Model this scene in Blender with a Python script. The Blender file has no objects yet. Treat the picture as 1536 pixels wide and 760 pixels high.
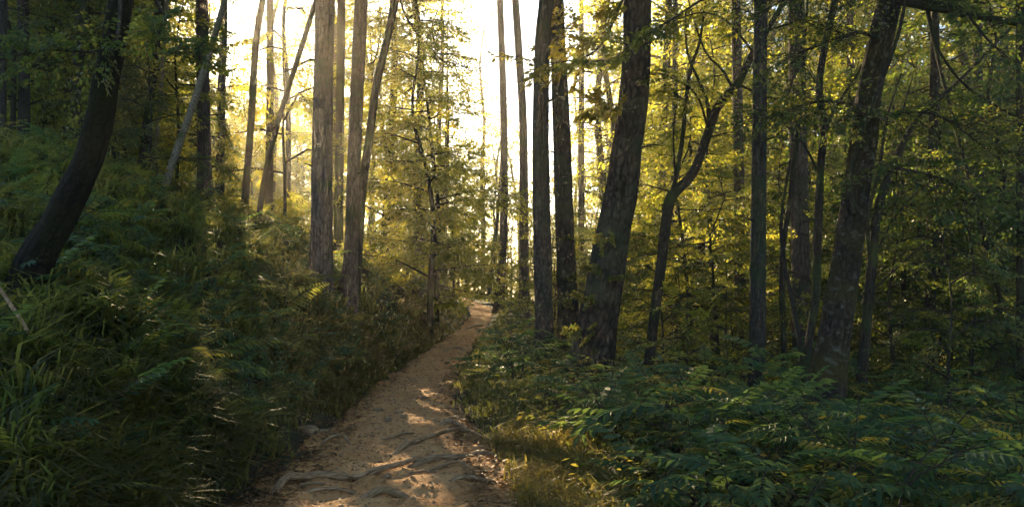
import bpy, math, random
import numpy as np

SC = bpy.context.scene
COL = SC.collection
R = math.radians
rng = np.random.default_rng(11)

# ------------------------------------------------------------------ camera
F = 1330.0                     # focal length in photo pixels (photo 1536 x 760)
CAM_Z = 1.5
PITCH = math.atan(60 / F)
cp, sp = math.cos(PITCH), math.sin(PITCH)


def at(px, py, d):
    """world point seen at photo pixel (px, py) at distance d along +Y"""
    u, v = (px - 768) / F, (380 - py) / F
    y = cp - v * sp
    z = sp + v * cp
    return np.array([u / y * d, d, CAM_Z + z / y * d])


cam = bpy.data.cameras.new('camera')
cam.sensor_width = 36
cam.lens = 36 * F / 1536
cam.clip_end = 3000
cam_o = bpy.data.objects.new('camera', cam)
COL.objects.link(cam_o)
cam_o.location = (0, 0, CAM_Z)
cam_o.rotation_euler = (math.pi / 2 + PITCH, 0, 0)
SC.camera = cam_o

# ------------------------------------------------------------------ noise
_perm = np.random.default_rng(5).random((64, 64, 64)).astype(np.float32)


def noise3(p):
    """value noise in -1..1 at points p (N,3)"""
    p = np.asarray(p, dtype=np.float64)
    i = np.floor(p).astype(int)
    f = p - i
    f = f * f * (3 - 2 * f)
    i0 = i & 63
    i1 = (i + 1) & 63
    x0, y0, z0 = i0.T
    x1, y1, z1 = i1.T
    fx, fy, fz = f.T
    c = _perm
    a = c[x0, y0, z0] * (1 - fx) + c[x1, y0, z0] * fx
    b = c[x0, y1, z0] * (1 - fx) + c[x1, y1, z0] * fx
    a2 = c[x0, y0, z1] * (1 - fx) + c[x1, y0, z1] * fx
    b2 = c[x0, y1, z1] * (1 - fx) + c[x1, y1, z1] * fx
    return ((a * (1 - fy) + b * fy) * (1 - fz) + (a2 * (1 - fy) + b2 * fy) * fz) * 2 - 1


def fbm(p, n=3):
    p = np.asarray(p, dtype=np.float64)
    s, a = 0, 1.0
    for k in range(n):
        s = s + a * noise3(p * 2 ** k + 7.3 * k)
        a *= .5
    return s


# ------------------------------------------------------------------ terrain
PD = np.array([-12, 3, 6.2, 7.7, 9.5, 12.5, 16.6, 22, 33, 42, 48, 55, 66, 80, 110])
PX = np.array([-.4, -.8, -.94, -1.0, -1.18, -1.45, -1.6, -1.46, -1.39, -1.42, -1.7, -2.9, -6, -11, -24])
PW = np.array([1.1, 1.2, 1.16, 1.06, .94, .74, .64, .58, .5, .6, .62, .6, .6, .6, .6])
PZ = np.array([0, 0, 0, 0, 0, 0, .03, .17, .26, .5, .72, 1.0, 1.6, 2.1, 2.2])
KD = np.array([-10, 4, 7.5, 14, 33, 48, 75, 130])
KV = np.array([.35, .45, .64, 1, 1, .72, .45, .4])
LS = np.array([0, .12, .3, .8, 1.3, 2, 3.5, 5.5, 10, 20, 45, 120])
LH = np.array([0, .05, .28, 1.0, 1.58, 2.12, 2.85, 3.65, 4.8, 6.2, 7, 6])
RS = np.array([0, .25, .7, 1.2, 3, 6, 15, 30, 80, 300])
RH = np.array([0, .12, .2, .16, -.05, -.3, -.8, -1.4, -2.2, -3])


def H0(x, y):
    xc = np.interp(y, PD, PX)
    w = np.interp(y, PD, PW)
    z = np.interp(y, PD, PZ)
    sl = np.maximum(0, (xc - w) - x)
    sr = np.maximum(0, x - (xc + w))
    z = z * np.exp(-sr / 25) + np.interp(y, KD, KV) * np.interp(sl, LS, LH) + np.interp(sr, RS, RH)
    far = np.clip((np.hypot(x, y) - 100) / 300, 0, 1)
    return z * (1 - far) - 3 * far


def H(x, y):
    """ground height with bumps, calm on the path"""
    x = np.asarray(x, float)
    y = np.asarray(y, float)
    sh = x.shape
    x, y = x.ravel(), y.ravel()
    xc = np.interp(y, PD, PX)
    w = np.interp(y, PD, PW)
    off = np.clip((np.abs(x - xc) - w) / .6, 0, 1)
    p = np.stack([x, y, x * 0], 1)
    b = .13 * fbm(p * .9, 3) * off + .028 * fbm(p * 2.3 + 9, 3) * (1 - off)
    return (H0(x, y) + b - .012 * (1 - off)).reshape(sh)


def Hs(x, y):
    return float(H(np.array([x]), np.array([y]))[0])


# ------------------------------------------------------------------ mesh helper
class MB:
    def __init__(s):
        s.v, s.f3, s.f4, s.m3, s.m4, s.t, s.b = [], [], [], [], [], [], []
        s.n = 0

    def add(s, v, f, mat=0, tint=None, bark=None):
        v = np.asarray(v, np.float32).reshape(-1, 3)
        f = np.asarray(f, np.int32) + s.n
        s.v.append(v)
        if f.shape[1] == 3:
            s.f3.append(f)
            s.m3.append(np.full(len(f), mat, np.int32))
        else:
            s.f4.append(f)
            s.m4.append(np.full(len(f), mat, np.int32))
        s.t.append(np.zeros(len(v), np.float32) + (.5 if tint is None else tint))
        s.b.append(np.zeros((len(v), 3), np.float32) if bark is None else np.asarray(bark, np.float32))
        s.n += len(v)

    def mesh(s, name, mats, smooth=True):
        me = bpy.data.meshes.new(name)
        v = np.concatenate(s.v)
        f3 = np.concatenate(s.f3) if s.f3 else np.zeros((0, 3), np.int32)
        f4 = np.concatenate(s.f4) if s.f4 else np.zeros((0, 4), np.int32)
        me.vertices.add(len(v))
        me.vertices.foreach_set('co', v.ravel())
        li = np.concatenate([f3.ravel(), f4.ravel()])
        me.loops.add(len(li))
        me.loops.foreach_set('vertex_index', li)
        ls = np.concatenate([np.arange(len(f3)) * 3, len(f3) * 3 + np.arange(len(f4)) * 4]).astype(np.int32)
        me.polygons.add(len(ls))
        me.polygons.foreach_set('loop_start', ls)
        mi = np.concatenate((s.m3 or [np.zeros(0, np.int32)]) + (s.m4 or [np.zeros(0, np.int32)])).astype(np.int32)
        me.polygons.foreach_set('material_index', mi)
        me.polygons.foreach_set('use_smooth', np.full(len(ls), smooth))
        for m in mats:
            me.materials.append(m)
        a = me.attributes.new('tint', 'FLOAT', 'POINT')
        a.data.foreach_set('value', np.concatenate(s.t))
        a = me.attributes.new('bark', 'FLOAT_VECTOR', 'POINT')
        a.data.foreach_set('vector', np.concatenate(s.b).ravel())
        me.update(calc_edges=True)
        return me


def ob(name, me, parent=None, loc=None):
    o = bpy.data.objects.new(name, me)
    COL.objects.link(o)
    if parent:
        o.parent = parent
    if loc is not None:
        o.location = loc
    return o


def tag(o, label, cat, group=None):
    o['label'] = label
    o['category'] = cat
    if group:
        o['group'] = group
    return o


def kind(o, k):
    o['kind'] = k
    return o


# ------------------------------------------------------------------ materials
def new_mat(name):
    m = bpy.data.materials.new(name)
    m.use_nodes = True
    nt = m.node_tree
    nt.nodes.clear()
    return m, nt, (lambda t, **k: _n(nt, t, **k)), (lambda a, b: nt.links.new(a, b))


def _n(nt, t, **k):
    n = nt.nodes.new(t)
    for a, b in k.items():
        if a.startswith('i_'):
            n.inputs[a[2:].replace('_', ' ')].default_value = b
        else:
            setattr(n, a, b)
    return n


def ramp(nt, stops):
    r = nt.nodes.new('ShaderNodeValToRGB')
    e = r.color_ramp.elements
    while len(e) > 1:
        e.remove(e[-1])
    for i, (p, c) in enumerate(stops):
        x = e[0] if i == 0 else e.new(p)
        x.position = p
        x.color = (*c, 1)
    return r


def leaf_mat(name, stops, trans, mix=.5, rough=.42, spread=.25):
    m, nt, N, L = new_mat(name)
    at_ = N('ShaderNodeAttribute', attribute_name='tint')
    oi = N('ShaderNodeObjectInfo')
    ma = N('ShaderNodeMath', operation='MULTIPLY_ADD')
    L(oi.outputs['Random'], ma.inputs[0])
    ma.inputs[1].default_value = spread
    ad = N('ShaderNodeMath', operation='SUBTRACT')
    L(at_.outputs['Fac'], ad.inputs[0])
    ad.inputs[1].default_value = spread / 2
    L(ad.outputs[0], ma.inputs[2])
    rp = ramp(nt, stops)
    L(ma.outputs[0], rp.inputs[0])
    rt = ramp(nt, trans)
    L(ma.outputs[0], rt.inputs[0])
    p = N('ShaderNodeBsdfPrincipled')
    p.inputs['Roughness'].default_value = rough
    p.inputs['Specular IOR Level'].default_value = .2
    L(rp.outputs[0], p.inputs['Base Color'])
    t = N('ShaderNodeBsdfTranslucent')
    L(rt.outputs[0], t.inputs['Color'])
    mx = N('ShaderNodeMixShader')
    mx.inputs[0].default_value = mix
    L(p.outputs[0], mx.inputs[1])
    L(t.outputs[0], mx.inputs[2])
    o = N('ShaderNodeOutputMaterial')
    L(mx.outputs[0], o.inputs['Surface'])
    return m


def bark_mat(name, dark, light, moss=(.05, .07, .02), moss_amt=.3, freq=9, stretch=.28, bump=.6, lichen=0):
    m, nt, N, L = new_mat(name)
    a = N('ShaderNodeAttribute', attribute_name='bark')
    mp = N('ShaderNodeMapping')
    mp.inputs['Scale'].default_value = (freq, freq, freq * stretch)
    L(a.outputs['Vector'], mp.inputs['Vector'])
    nz = N('ShaderNodeTexNoise')
    nz.inputs['Scale'].default_value = .9
    nz.inputs['Detail'].default_value = 4
    L(mp.outputs[0], nz.inputs['Vector'])
    mixv = N('ShaderNodeMix', data_type='VECTOR')
    mixv.inputs['Factor'].default_value = .35
    L(mp.outputs[0], mixv.inputs[4])
    va = N('ShaderNodeVectorMath', operation='ADD')
    L(mp.outputs[0], va.inputs[0])
    L(nz.outputs['Color'], va.inputs[1])
    L(va.outputs[0], mixv.inputs[5])
    vo = N('ShaderNodeTexVoronoi', feature='DISTANCE_TO_EDGE')
    vo.inputs['Scale'].default_value = 2.6
    vo.inputs['Randomness'].default_value = 1
    L(mixv.outputs[1], vo.inputs['Vector'])
    mp2 = N('ShaderNodeMapping')
    mp2.inputs['Scale'].default_value = (freq * 3.2, freq * 3.2, freq * stretch)
    L(a.outputs['Vector'], mp2.inputs['Vector'])
    nf = N('ShaderNodeTexNoise')
    nf.inputs['Scale'].default_value = 1.3
    nf.inputs['Detail'].default_value = 7
    nf.inputs['Roughness'].default_value = .65
    nf.inputs['Distortion'].default_value = .6
    L(mp2.outputs[0], nf.inputs['Vector'])
    sm = N('ShaderNodeMapRange')
    sm.inputs['From Max'].default_value = .22
    sm.inputs['To Max'].default_value = .32
    L(vo.outputs['Distance'], sm.inputs['Value'])
    nfr = N('ShaderNodeMapRange')
    nfr.inputs['From Min'].default_value = .3
    nfr.inputs['From Max'].default_value = .7
    nfr.inputs['To Max'].default_value = .68
    L(nf.outputs['Fac'], nfr.inputs['Value'])
    h = N('ShaderNodeMath', operation='ADD')
    L(nfr.outputs[0], h.inputs[0])
    L(sm.outputs[0], h.inputs[1])
    rp = ramp(nt, [(.12, tuple(c * .35 for c in dark)), (.42, dark), (.9, light)])
    L(h.outputs[0], rp.inputs[0])
    # large blotches: moss and lichen
    nb = N('ShaderNodeTexNoise')
    nb.inputs['Scale'].default_value = 2.2
    nb.inputs['Detail'].default_value = 6
    L(a.outputs['Vector'], nb.inputs['Vector'])
    mr = N('ShaderNodeMapRange')
    mr.inputs['From Min'].default_value = .62 - moss_amt * .4
    mr.inputs['From Max'].default_value = .72
    L(nb.outputs['Fac'], mr.inputs['Value'])
    mc = N('ShaderNodeMix', data_type='RGBA')
    L(mr.outputs[0], mc.inputs[0])
    L(rp.outputs[0], mc.inputs[6])
    mc.inputs[7].default_value = (*moss, 1)
    col = mc.outputs[2]
    if lichen:
        nl = N('ShaderNodeTexNoise')
        nl.inputs['Scale'].default_value = 17
        nl.inputs['Detail'].default_value = 5
        va2 = N('ShaderNodeVectorMath', operation='ADD')
        va2.inputs[1].default_value = (13, 4, 7)
        L(a.outputs['Vector'], va2.inputs[0])
        L(va2.outputs[0], nl.inputs['Vector'])
        ml = N('ShaderNodeMapRange')
        ml.inputs['From Min'].default_value = .56
        ml.inputs['From Max'].default_value = .70
        ml.inputs['To Max'].default_value = lichen
        L(nl.outputs['Fac'], ml.inputs['Value'])
        mc2 = N('ShaderNodeMix', data_type='RGBA')
        L(ml.outputs[0], mc2.inputs[0])
        L(col, mc2.inputs[6])
        mc2.inputs[7].default_value = (.17, .17, .14, 1)
        col = mc2.outputs[2]
    p = N('ShaderNodeBsdfPrincipled')
    p.inputs['Roughness'].default_value = .9
    p.inputs['Specular IOR Level'].default_value = .12
    L(col, p.inputs['Base Color'])
    bp = N('ShaderNodeBump')
    bp.inputs['Strength'].default_value = bump
    bp.inputs['Distance'].default_value = .03
    L(h.outputs[0], bp.inputs['Height'])
    L(bp.outputs[0], p.inputs['Normal'])
    o = N('ShaderNodeOutputMaterial')
    L(p.outputs[0], o.inputs['Surface'])
    return m


def soil_mat(name, stops, scale, fine, bump=.4, moss=None):
    m, nt, N, L = new_mat(name)
    g = N('ShaderNodeNewGeometry')
    n1 = N('ShaderNodeTexNoise')
    n1.inputs['Scale'].default_value = scale
    n1.inputs['Detail'].default_value = 8
    n1.inputs['Roughness'].default_value = .65
    L(g.outputs['Position'], n1.inputs['Vector'])
    n2 = N('ShaderNodeTexNoise')
    n2.inputs['Scale'].default_value = fine
    n2.inputs['Detail'].default_value = 6
    n2.inputs['Roughness'].default_value = .7
    L(g.outputs['Position'], n2.inputs['Vector'])
    h = N('ShaderNodeMath', operation='MULTIPLY_ADD')
    L(n2.outputs['Fac'], h.inputs[0])
    h.inputs[1].default_value = .7
    s = N('ShaderNodeMath', operation='MULTIPLY_ADD')
    L(n1.outputs['Fac'], s.inputs[0])
    s.inputs[1].default_value = .8
    s.inputs[2].default_value = -.25
    L(s.outputs[0], h.inputs[2])
    rp = ramp(nt, stops)
    L(h.outputs[0], rp.inputs[0])
    col = rp.outputs[0]
    if moss:
        n3 = N('ShaderNodeTexNoise')
        n3.inputs['Scale'].default_value = 1.1
        n3.inputs['Detail'].default_value = 6
        L(g.outputs['Position'], n3.inputs['Vector'])
        mr = N('ShaderNodeMapRange')
        mr.inputs['From Min'].default_value = .45
        mr.inputs['From Max'].default_value = .62
        L(n3.outputs['Fac'], mr.inputs['Value'])
        mc = N('ShaderNodeMix', data_type='RGBA')
        L(mr.outputs[0], mc.inputs[0])
        L(col, mc.inputs[6])
        mc.inputs[7].default_value = (*moss, 1)
        col = mc.outputs[2]
    p = N('ShaderNodeBsdfPrincipled')
    p.inputs['Roughness'].default_value = .9
    p.inputs['Specular IOR Level'].default_value = .2
    L(col, p.inputs['Base Color'])
    bp = N('ShaderNodeBump')
    bp.inputs['Strength'].default_value = bump
    bp.inputs['Distance'].default_value = .04
    L(h.outputs[0], bp.inputs['Height'])
    L(bp.outputs[0], p.inputs['Normal'])
    o = N('ShaderNodeOutputMaterial')
    L(p.outputs[0], o.inputs['Surface'])
    return m


G = lambda *c: c
M_BEECH = leaf_mat('leaf_green', [(0, G(.02, .05, .024)), (.5, G(.04, .08, .026)), (1, G(.085, .105, .024))],
                   [(0, G(.32, .42, .04)), (.6, G(.60, .58, .055)), (1, G(.82, .64, .07))], .48)
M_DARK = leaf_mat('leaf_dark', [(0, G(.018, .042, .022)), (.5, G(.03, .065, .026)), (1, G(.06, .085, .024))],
                  [(0, G(.12, .20, .03)), (.6, G(.24, .31, .04)), (1, G(.42, .37, .05))], .40)  # darker leaf green; on the thicket side its tone stands in for shade
M_FIR = leaf_mat('leaf_needle', [(0, G(.02, .045, .022)), (1, G(.045, .075, .025))],
                 [(0, G(.14, .18, .03)), (1, G(.32, .30, .04))], .35)
M_FERN = leaf_mat('leaf_fern', [(0, G(.026, .046, .030)), (.5, G(.048, .070, .034)), (1, G(.125, .105, .036))],
                  [(0, G(.22, .34, .05)), (.55, G(.48, .48, .06)), (1, G(.76, .58, .08))], .5, .6)
M_ROWAN = leaf_mat('leaf_rowan', [(0, G(.022, .055, .032)), (.5, G(.035, .075, .036)), (1, G(.07, .10, .035))],
                   [(0, G(.15, .30, .07)), (1, G(.36, .45, .08))], .42, .46)
M_YELLOW = leaf_mat('leaf_yellow', [(0, G(.10, .11, .02)), (1, G(.20, .17, .025))],
                    [(0, G(.40, .36, .04)), (1, G(.70, .50, .06))], .5)
M_RUST = leaf_mat('leaf_rust', [(0, G(.10, .06, .02)), (1, G(.22, .13, .035))],
                  [(0, G(.30, .17, .04)), (1, G(.46, .28, .07))], .4)
M_GRASS = leaf_mat('grass_blade', [(0, G(.028, .046, .030)), (.55, G(.055, .076, .036)), (1, G(.14, .125, .05))],
                   [(0, G(.20, .30, .05)), (.55, G(.46, .46, .07)), (1, G(.72, .56, .10))], .45, .6)
M_DRY = leaf_mat('dry_grass', [(0, G(.06, .075, .02)), (.5, G(.15, .12, .032)), (1, G(.26, .19, .06))],
                 [(0, G(.24, .26, .04)), (1, G(.55, .42, .09))], .4, .5)
M_LITTER = leaf_mat('dead_leaf', [(0, G(.06, .03, .013)), (.5, G(.20, .10, .038)), (1, G(.40, .24, .10))],
                    [(0, G(.1, .06, .02)), (1, G(.25, .13, .04))], .15, .6)
B_FIR = bark_mat('bark_fir', (.075, .058, .048), (.15, .12, .10), moss=(.045, .06, .03), moss_amt=.25, freq=10, stretch=.25, bump=.9)
B_GREY = bark_mat('bark_grey', (.03, .029, .025), (.08, .075, .064), moss=(.04, .055, .028), moss_amt=.35, freq=13, stretch=.3, bump=.5)
B_PLATE = bark_mat('bark_plate', (.026, .022, .018), (.078, .064, .05), moss=(.05, .065, .035), moss_amt=.4, freq=7, stretch=.35, bump=1)
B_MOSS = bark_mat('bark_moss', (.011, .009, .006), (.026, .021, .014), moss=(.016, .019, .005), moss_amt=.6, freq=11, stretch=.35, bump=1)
B_LICHEN = bark_mat('bark_lichen', (.026, .021, .016), (.06, .05, .04), moss=(.06, .05, .015), moss_amt=.5, freq=10, stretch=.4, bump=.9, lichen=.5)
B_DARK = bark_mat('bark_dark', (.03, .026, .02), (.065, .056, .045), moss_amt=.35, freq=14, stretch=.35, bump=.5)
B_BIRCH = bark_mat('bark_birch', (.15, .125, .09), (.34, .29, .21), moss_amt=.15, freq=9, stretch=2.5, bump=.3, lichen=.4)
M_TWIG = bark_mat('twig', (.04, .033, .025), (.08, .065, .05), moss_amt=.2, freq=20, bump=.2)
M_GROUND = soil_mat('forest_soil', [(.15, G(.012, .010, .006)), (.5, G(.035, .027, .014)), (.9, G(.075, .05, .024))], 1.5, 14, .8, moss=(.03, .045, .014))
M_PATH = soil_mat('trodden_earth', [(.12, G(.20, .09, .032)), (.42, G(.48, .235, .085)), (.65, G(.59, .335, .14)), (.95, G(.64, .43, .23))], 1.3, 22, .9)
M_STONE = soil_mat('path_stone', [(.2, G(.16, .095, .05)), (.8, G(.38, .25, .14))], 5, 40, .5)
M_GRIT = soil_mat('grit', [(.2, G(.20, .11, .05)), (.8, G(.44, .29, .16))], 5, 40, .3)
M_ROOT = bark_mat('root_bark', (.27, .165, .09), (.47, .33, .19), moss=(.16, .12, .05), moss_amt=.1, freq=16, stretch=.2, bump=.5)


# ------------------------------------------------------------------ tubes (trunks, limbs, roots)
def spline(P, n):
    """Catmull-Rom through rows of P (any width), n samples evenly by index-length"""
    P = np.asarray(P, float)
    if len(P) == 2:
        t = np.linspace(0, 1, n)[:, None]
        return P[0] * (1 - t) + P[1] * t
    Q = np.vstack([2 * P[0] - P[1], P, 2 * P[-1] - P[-2]])
    seg = np.linalg.norm(np.diff(P[:, :3], axis=0), axis=1)
    cum = np.concatenate([[0], np.cumsum(seg)])
    s = np.linspace(0, cum[-1], n)
    k = np.clip(np.searchsorted(cum, s, side='right') - 1, 0, len(P) - 2)
    t = ((s - cum[k]) / np.maximum(seg[k], 1e-9))[:, None]
    p0, p1, p2, p3 = Q[k], Q[k + 1], Q[k + 2], Q[k + 3]
    return .5 * (2 * p1 + (p2 - p0) * t + (2 * p0 - 5 * p1 + 4 * p2 - p3) * t * t + (3 * p1 - p0 - 3 * p2 + p3) * t ** 3)


def tube(mb, P, rad, sides=10, step=.3, rough=.04, flare=0., mat=0, seed=0., flute=0.):
    """P (k,3), rad (k): a tapering, slightly lumpy tube; flare swells its foot into roots"""
    P = np.asarray(P, float)
    rad = np.asarray(rad, float)
    Lg = np.linalg.norm(np.diff(P, axis=0), axis=1).sum()
    n = max(3, int(Lg / step) + 1)
    S = spline(np.hstack([P, rad[:, None]]), n)
    C, r = S[:, :3], np.maximum(S[:, 3], .0015)
    T = np.gradient(C, axis=0)
    T /= np.linalg.norm(T, axis=1)[:, None] + 1e-9
    ref = np.array([1., 0, 0]) if abs(T[0, 0]) < .8 else np.array([0, 1., 0])
    A = ref - T * (T @ ref)[:, None]
    A /= np.linalg.norm(A, axis=1)[:, None]
    Bv = np.cross(T, A)
    th = np.linspace(0, 2 * math.pi, sides, endpoint=False)
    s = np.concatenate([[0], np.cumsum(np.linalg.norm(np.diff(C, axis=0), axis=1))])
    ct, st = np.cos(th), np.sin(th)
    rm = r.mean()
    q = np.stack([np.tile(ct, n) * 1.3 + seed, np.tile(st, n) * 1.3 + seed * 2, np.repeat(s / max(rm, .02) * .22, sides)], 1)
    d = fbm(q, 2).reshape(n, sides) * rough
    if flute:
        q2 = np.stack([np.tile(ct, n) * 6 + seed, np.tile(st, n) * 6, np.repeat(s * 2.2, sides)], 1)
        d = d + flute * noise3(q2).reshape(n, sides)
    rr = r[:, None] * (1 + d)
    if flare:
        e = np.exp(-s / (2.2 * r[0]))[:, None] * flare
        lob = 1 + .55 * np.cos(5 * th + seed)[None] + .35 * np.cos(3 * th + 2 * seed)[None]
        rr = rr * (1 + e * lob * .6)
    V = C[:, None] + rr[..., None] * (ct[None, :, None] * A[:, None] + st[None, :, None] * Bv[:, None])
    bark = np.stack([np.tile(ct, (n, 1)) * rm, np.tile(st, (n, 1)) * rm, np.repeat(s[:, None], sides, 1)], 2) + seed * 1.7
    i = np.arange(n - 1)[:, None] * sides
    j = np.arange(sides)[None]
    j2 = (j + 1) % sides
    f = np.stack([i + j, i + j2, i + sides + j2, i + sides + j], 2).reshape(-1, 4)
    mb.add(V.reshape(-1, 3), f, mat, None, bark.reshape(-1, 3))
    # close the tip
    k = mb.n
    mb.add(np.vstack([V[-1], C[-1] + T[-1] * r[-1]]), np.stack([j[0], j2[0], np.full(sides, sides)], 1), mat, None,
           np.vstack([bark[-1], bark[-1, :1]]))


# ------------------------------------------------------------------ leaves
def unit(a):
    return a / (np.linalg.norm(a, axis=-1, keepdims=True) + 1e-9)


def leaves(mb, C, D, Nn, L, W, mat=0, tint=None, oval=False, droop=.12, fold=.12):
    """leaf blades: foot C, axis D, face normal Nn, length L, width W (arrays)"""
    C, D, Nn = np.asarray(C, float), unit(np.asarray(D, float)), np.asarray(Nn, float)
    n = len(C)
    L = np.broadcast_to(L, (n,)).astype(float)[:, None]
    W = np.broadcast_to(W, (n,)).astype(float)[:, None]
    S = unit(np.cross(D, Nn))
    Nn = np.cross(S, D)
    tint = np.broadcast_to(.5 if tint is None else tint, (n,))
    tip = C + D * L - Nn * L * droop
    if oval:
        m1 = C + D * L * .28
        m2 = C + D * L * .65 - Nn * L * droop * .45
        up = Nn * W * fold
        V = np.stack([C, m1 + S * W * .42 + up, m2 + S * W * .45 + up, tip, m2 - S * W * .45 + up, m1 - S * W * .42 + up], 1)
        b = np.arange(n)[:, None] * 6
        f = np.concatenate([b + np.array([0, 1, 2, 3]), b + np.array([0, 3, 4, 5])])
        mb.add(V.reshape(-1, 3), f, mat, np.repeat(tint, 6))
    else:
        m = C + D * L * .45 - Nn * L * droop * .2
        up = Nn * W * fold
        V = np.stack([C, m + S * W * .5 + up, tip, m - S * W * .5 + up], 1)
        b = np.arange(n)[:, None] * 4
        f = np.concatenate([b + np.array([0, 1, 2]), b + np.array([0, 2, 3])])
        mb.add(V.reshape(-1, 3), f, mat, np.repeat(tint, 4))


def spray(r, L=1.0, leaf=.085, pairs=7, per=6, wid=.5, fine=1.0):
    """a flat leafy branch end along +X: (C, D, N, len, tint) and twig polylines"""
    C, D, Nn, Ls, Tn, tw = [], [], [], [], [], []
    tw.append((np.array([[0, 0, 0], [L * .5, r.normal(0, .03), .02], [L, r.normal(0, .05), -.1 * L]]), .007 * L))
    for k in range(pairs):
        for sgn in (-1, 1):
            if r.random() < .12:
                continue
            t = (k + .35 + .3 * r.random() + (.25 if sgn > 0 else 0)) / pairs
            ln = L * .55 * (1 - .62 * t) * r.uniform(.7, 1.2)
            a = sgn * r.uniform(.6, 1.0)
            foot = np.array([L * t, 0, -.1 * L * t * t])
            d = np.array([math.cos(a), math.sin(a), r.normal(-.08, .12)])
            tw.append((np.array([foot, foot + d * ln]), .004 * L))
            m = max(2, int(per * (1 - .45 * t) + .5))
            for i in range(m):
                u = (i + r.uniform(.4, 1)) / m
                s2 = 1 if (i % 2) else -1
                al = a + s2 * r.uniform(.3, .95) * (0 if i == m - 1 else 1)
                C.append(foot + d * ln * u + r.normal(0, .012, 3))
                D.append([math.cos(al), math.sin(al), r.normal(-.3, .35)])
                Nn.append([r.normal(0, .5), r.normal(0, .5), 1])
                Ls.append(leaf * r.uniform(.7, 1.25))
                Tn.append(np.clip(r.normal(.5, .22), 0, 1))
    for i in range(4):
        C.append(np.array([L * (.9 + .03 * i), 0, -.1 * L]))
        al = r.uniform(-.8, .8)
        D.append([math.cos(al), math.sin(al), -.2])
        Nn.append([r.normal(0, .2), r.normal(0, .2), 1])
        Ls.append(leaf)
        Tn.append(.7)
    q = MB()
    for P, rad in tw:
        tube(q, P, np.linspace(rad * 1.2, rad * .35, len(P)), 3, 10, 0)
    return dict(C=np.array(C), D=np.array(D), N=unit(np.array(Nn)), L=np.array(Ls), t=np.array(Tn), w=wid,
                tv=np.concatenate(q.v), t3=np.concatenate(q.f3), t4=np.concatenate(q.f4), tb=np.concatenate(q.b))


def mat3(az, pitch, roll):
    ca, sa, cb, sb, cr, sr = math.cos(az), math.sin(az), math.cos(pitch), math.sin(pitch), math.cos(roll), math.sin(roll)
    Rz = np.array([[ca, -sa, 0], [sa, ca, 0], [0, 0, 1]])
    Ry = np.array([[cb, 0, -sb], [0, 1, 0], [sb, 0, cb]])
    Rx = np.array([[1, 0, 0], [0, cr, -sr], [0, sr, cr]])
    return Rz @ Ry @ Rx


def put_spray(mb, s, loc, az, pitch, roll, sc, r, mat=0, twmat=1, oval=False, lsc=1., tw=True, tshift=0.):
    m = mat3(az, pitch, roll)
    C = s['C'] * sc @ m.T + loc
    leaves(mb, C, s['D'] @ m.T, s['N'] @ m.T, s['L'] * lsc, s['L'] * lsc * s['w'], mat, np.clip(s['t'] + tshift + r.normal(0, .07), 0, 1), oval)
    if tw:
        V = s['tv'] * sc @ m.T + loc
        k = mb.n
        mb.add(V, s['t4'], twmat, None, s['tb'])
        mb.f3.append(s['t3'].astype(np.int32) + k)
        mb.m3.append(np.full(len(s['t3']), twmat, np.int32))


sr_ = np.random.default_rng(3)
SPR = [spray(sr_, 1, .10, 7, 6) for _ in range(4)]                     # beech-like
SPR_FINE = [spray(sr_, 1, .062, 9, 8) for _ in range(4)]              # small leaves, denser
SPR_FIR = [spray(sr_, 1, .15, 9, 6, .22) for _ in range(3)]           # needle fans
SPR_LO = [spray(sr_, 1, .15, 5, 4) for _ in range(3)]                 # coarse, for far crowns


# ------------------------------------------------------------------ ground, path, sky air
def grid_mesh(xs, ys, hf, mat, name):
    X, Y = np.meshgrid(xs, ys)
    Z = hf(X, Y)
    V = np.stack([X, Y, Z], 2).reshape(-1, 3)
    nx = len(xs)
    i = (np.arange(len(ys) - 1)[:, None] * nx + np.arange(nx - 1)[None]).reshape(-1)
    mb = MB()
    mb.add(V, np.stack([i, i + 1, i + nx + 1, i + nx], 1))
    return mb.mesh(name, [mat])


def spaced(lo, hi, a, b, ratio):
    """cell edges: fine between a and b, growing outside"""
    st = .22
    mid = list(np.arange(a, b, st))
    s, x, left = st, a, []
    while x > lo:
        s *= ratio
        x -= s
        left.append(x)
    s, x, right = st, mid[-1], []
    while x < hi:
        s *= ratio
        x += s
        right.append(x)
    return np.array(left[::-1] + mid + right)


g_me = grid_mesh(spaced(-500, 500, -14, 16, 1.09), spaced(-60, 800, 2, 44, 1.06), H, M_GROUND, 'ground')
kind(ob('ground', g_me), 'structure')

# trodden path: a strip over the ground that dips under it at its ragged edges
pys = np.concatenate([np.arange(1.5, 14, .05), np.arange(14, 30, .12), np.arange(30, 82, .3)])
us = np.linspace(-1.25, 1.25, 61)
U, Yp = np.meshgrid(us, pys)
xc = np.interp(Yp, PD, PX)
pw = np.interp(Yp, PD, PW)
Xp = xc + U * pw


def path_z(x, y):
    """height of the trodden surface (sinks under the ground outside its ragged edges)"""
    x, y = np.asarray(x, float), np.asarray(y, float)
    sh = x.shape
    u = (x - np.interp(y, PD, PX)) / np.interp(y, PD, PW)
    p = np.stack([x.ravel(), y.ravel(), 0 * x.ravel()], 1)
    edge = np.abs(u) + .2 * fbm(p * 1.7 + 3, 4).reshape(sh)
    fine = .03 * fbm(p * 4.5, 4).reshape(sh) + .02 * np.abs(fbm(p * np.array([3, 8, 1]) + 50, 3)).reshape(sh)
    return H(x, y) + .032 + fine * np.clip((1.1 - np.abs(u)) * 4, 0, 1) - np.clip((edge - .82) / .3, 0, 1.5) * .16


def top_z(x, y):
    return np.maximum(H(x, y), path_z(x, y))


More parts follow.
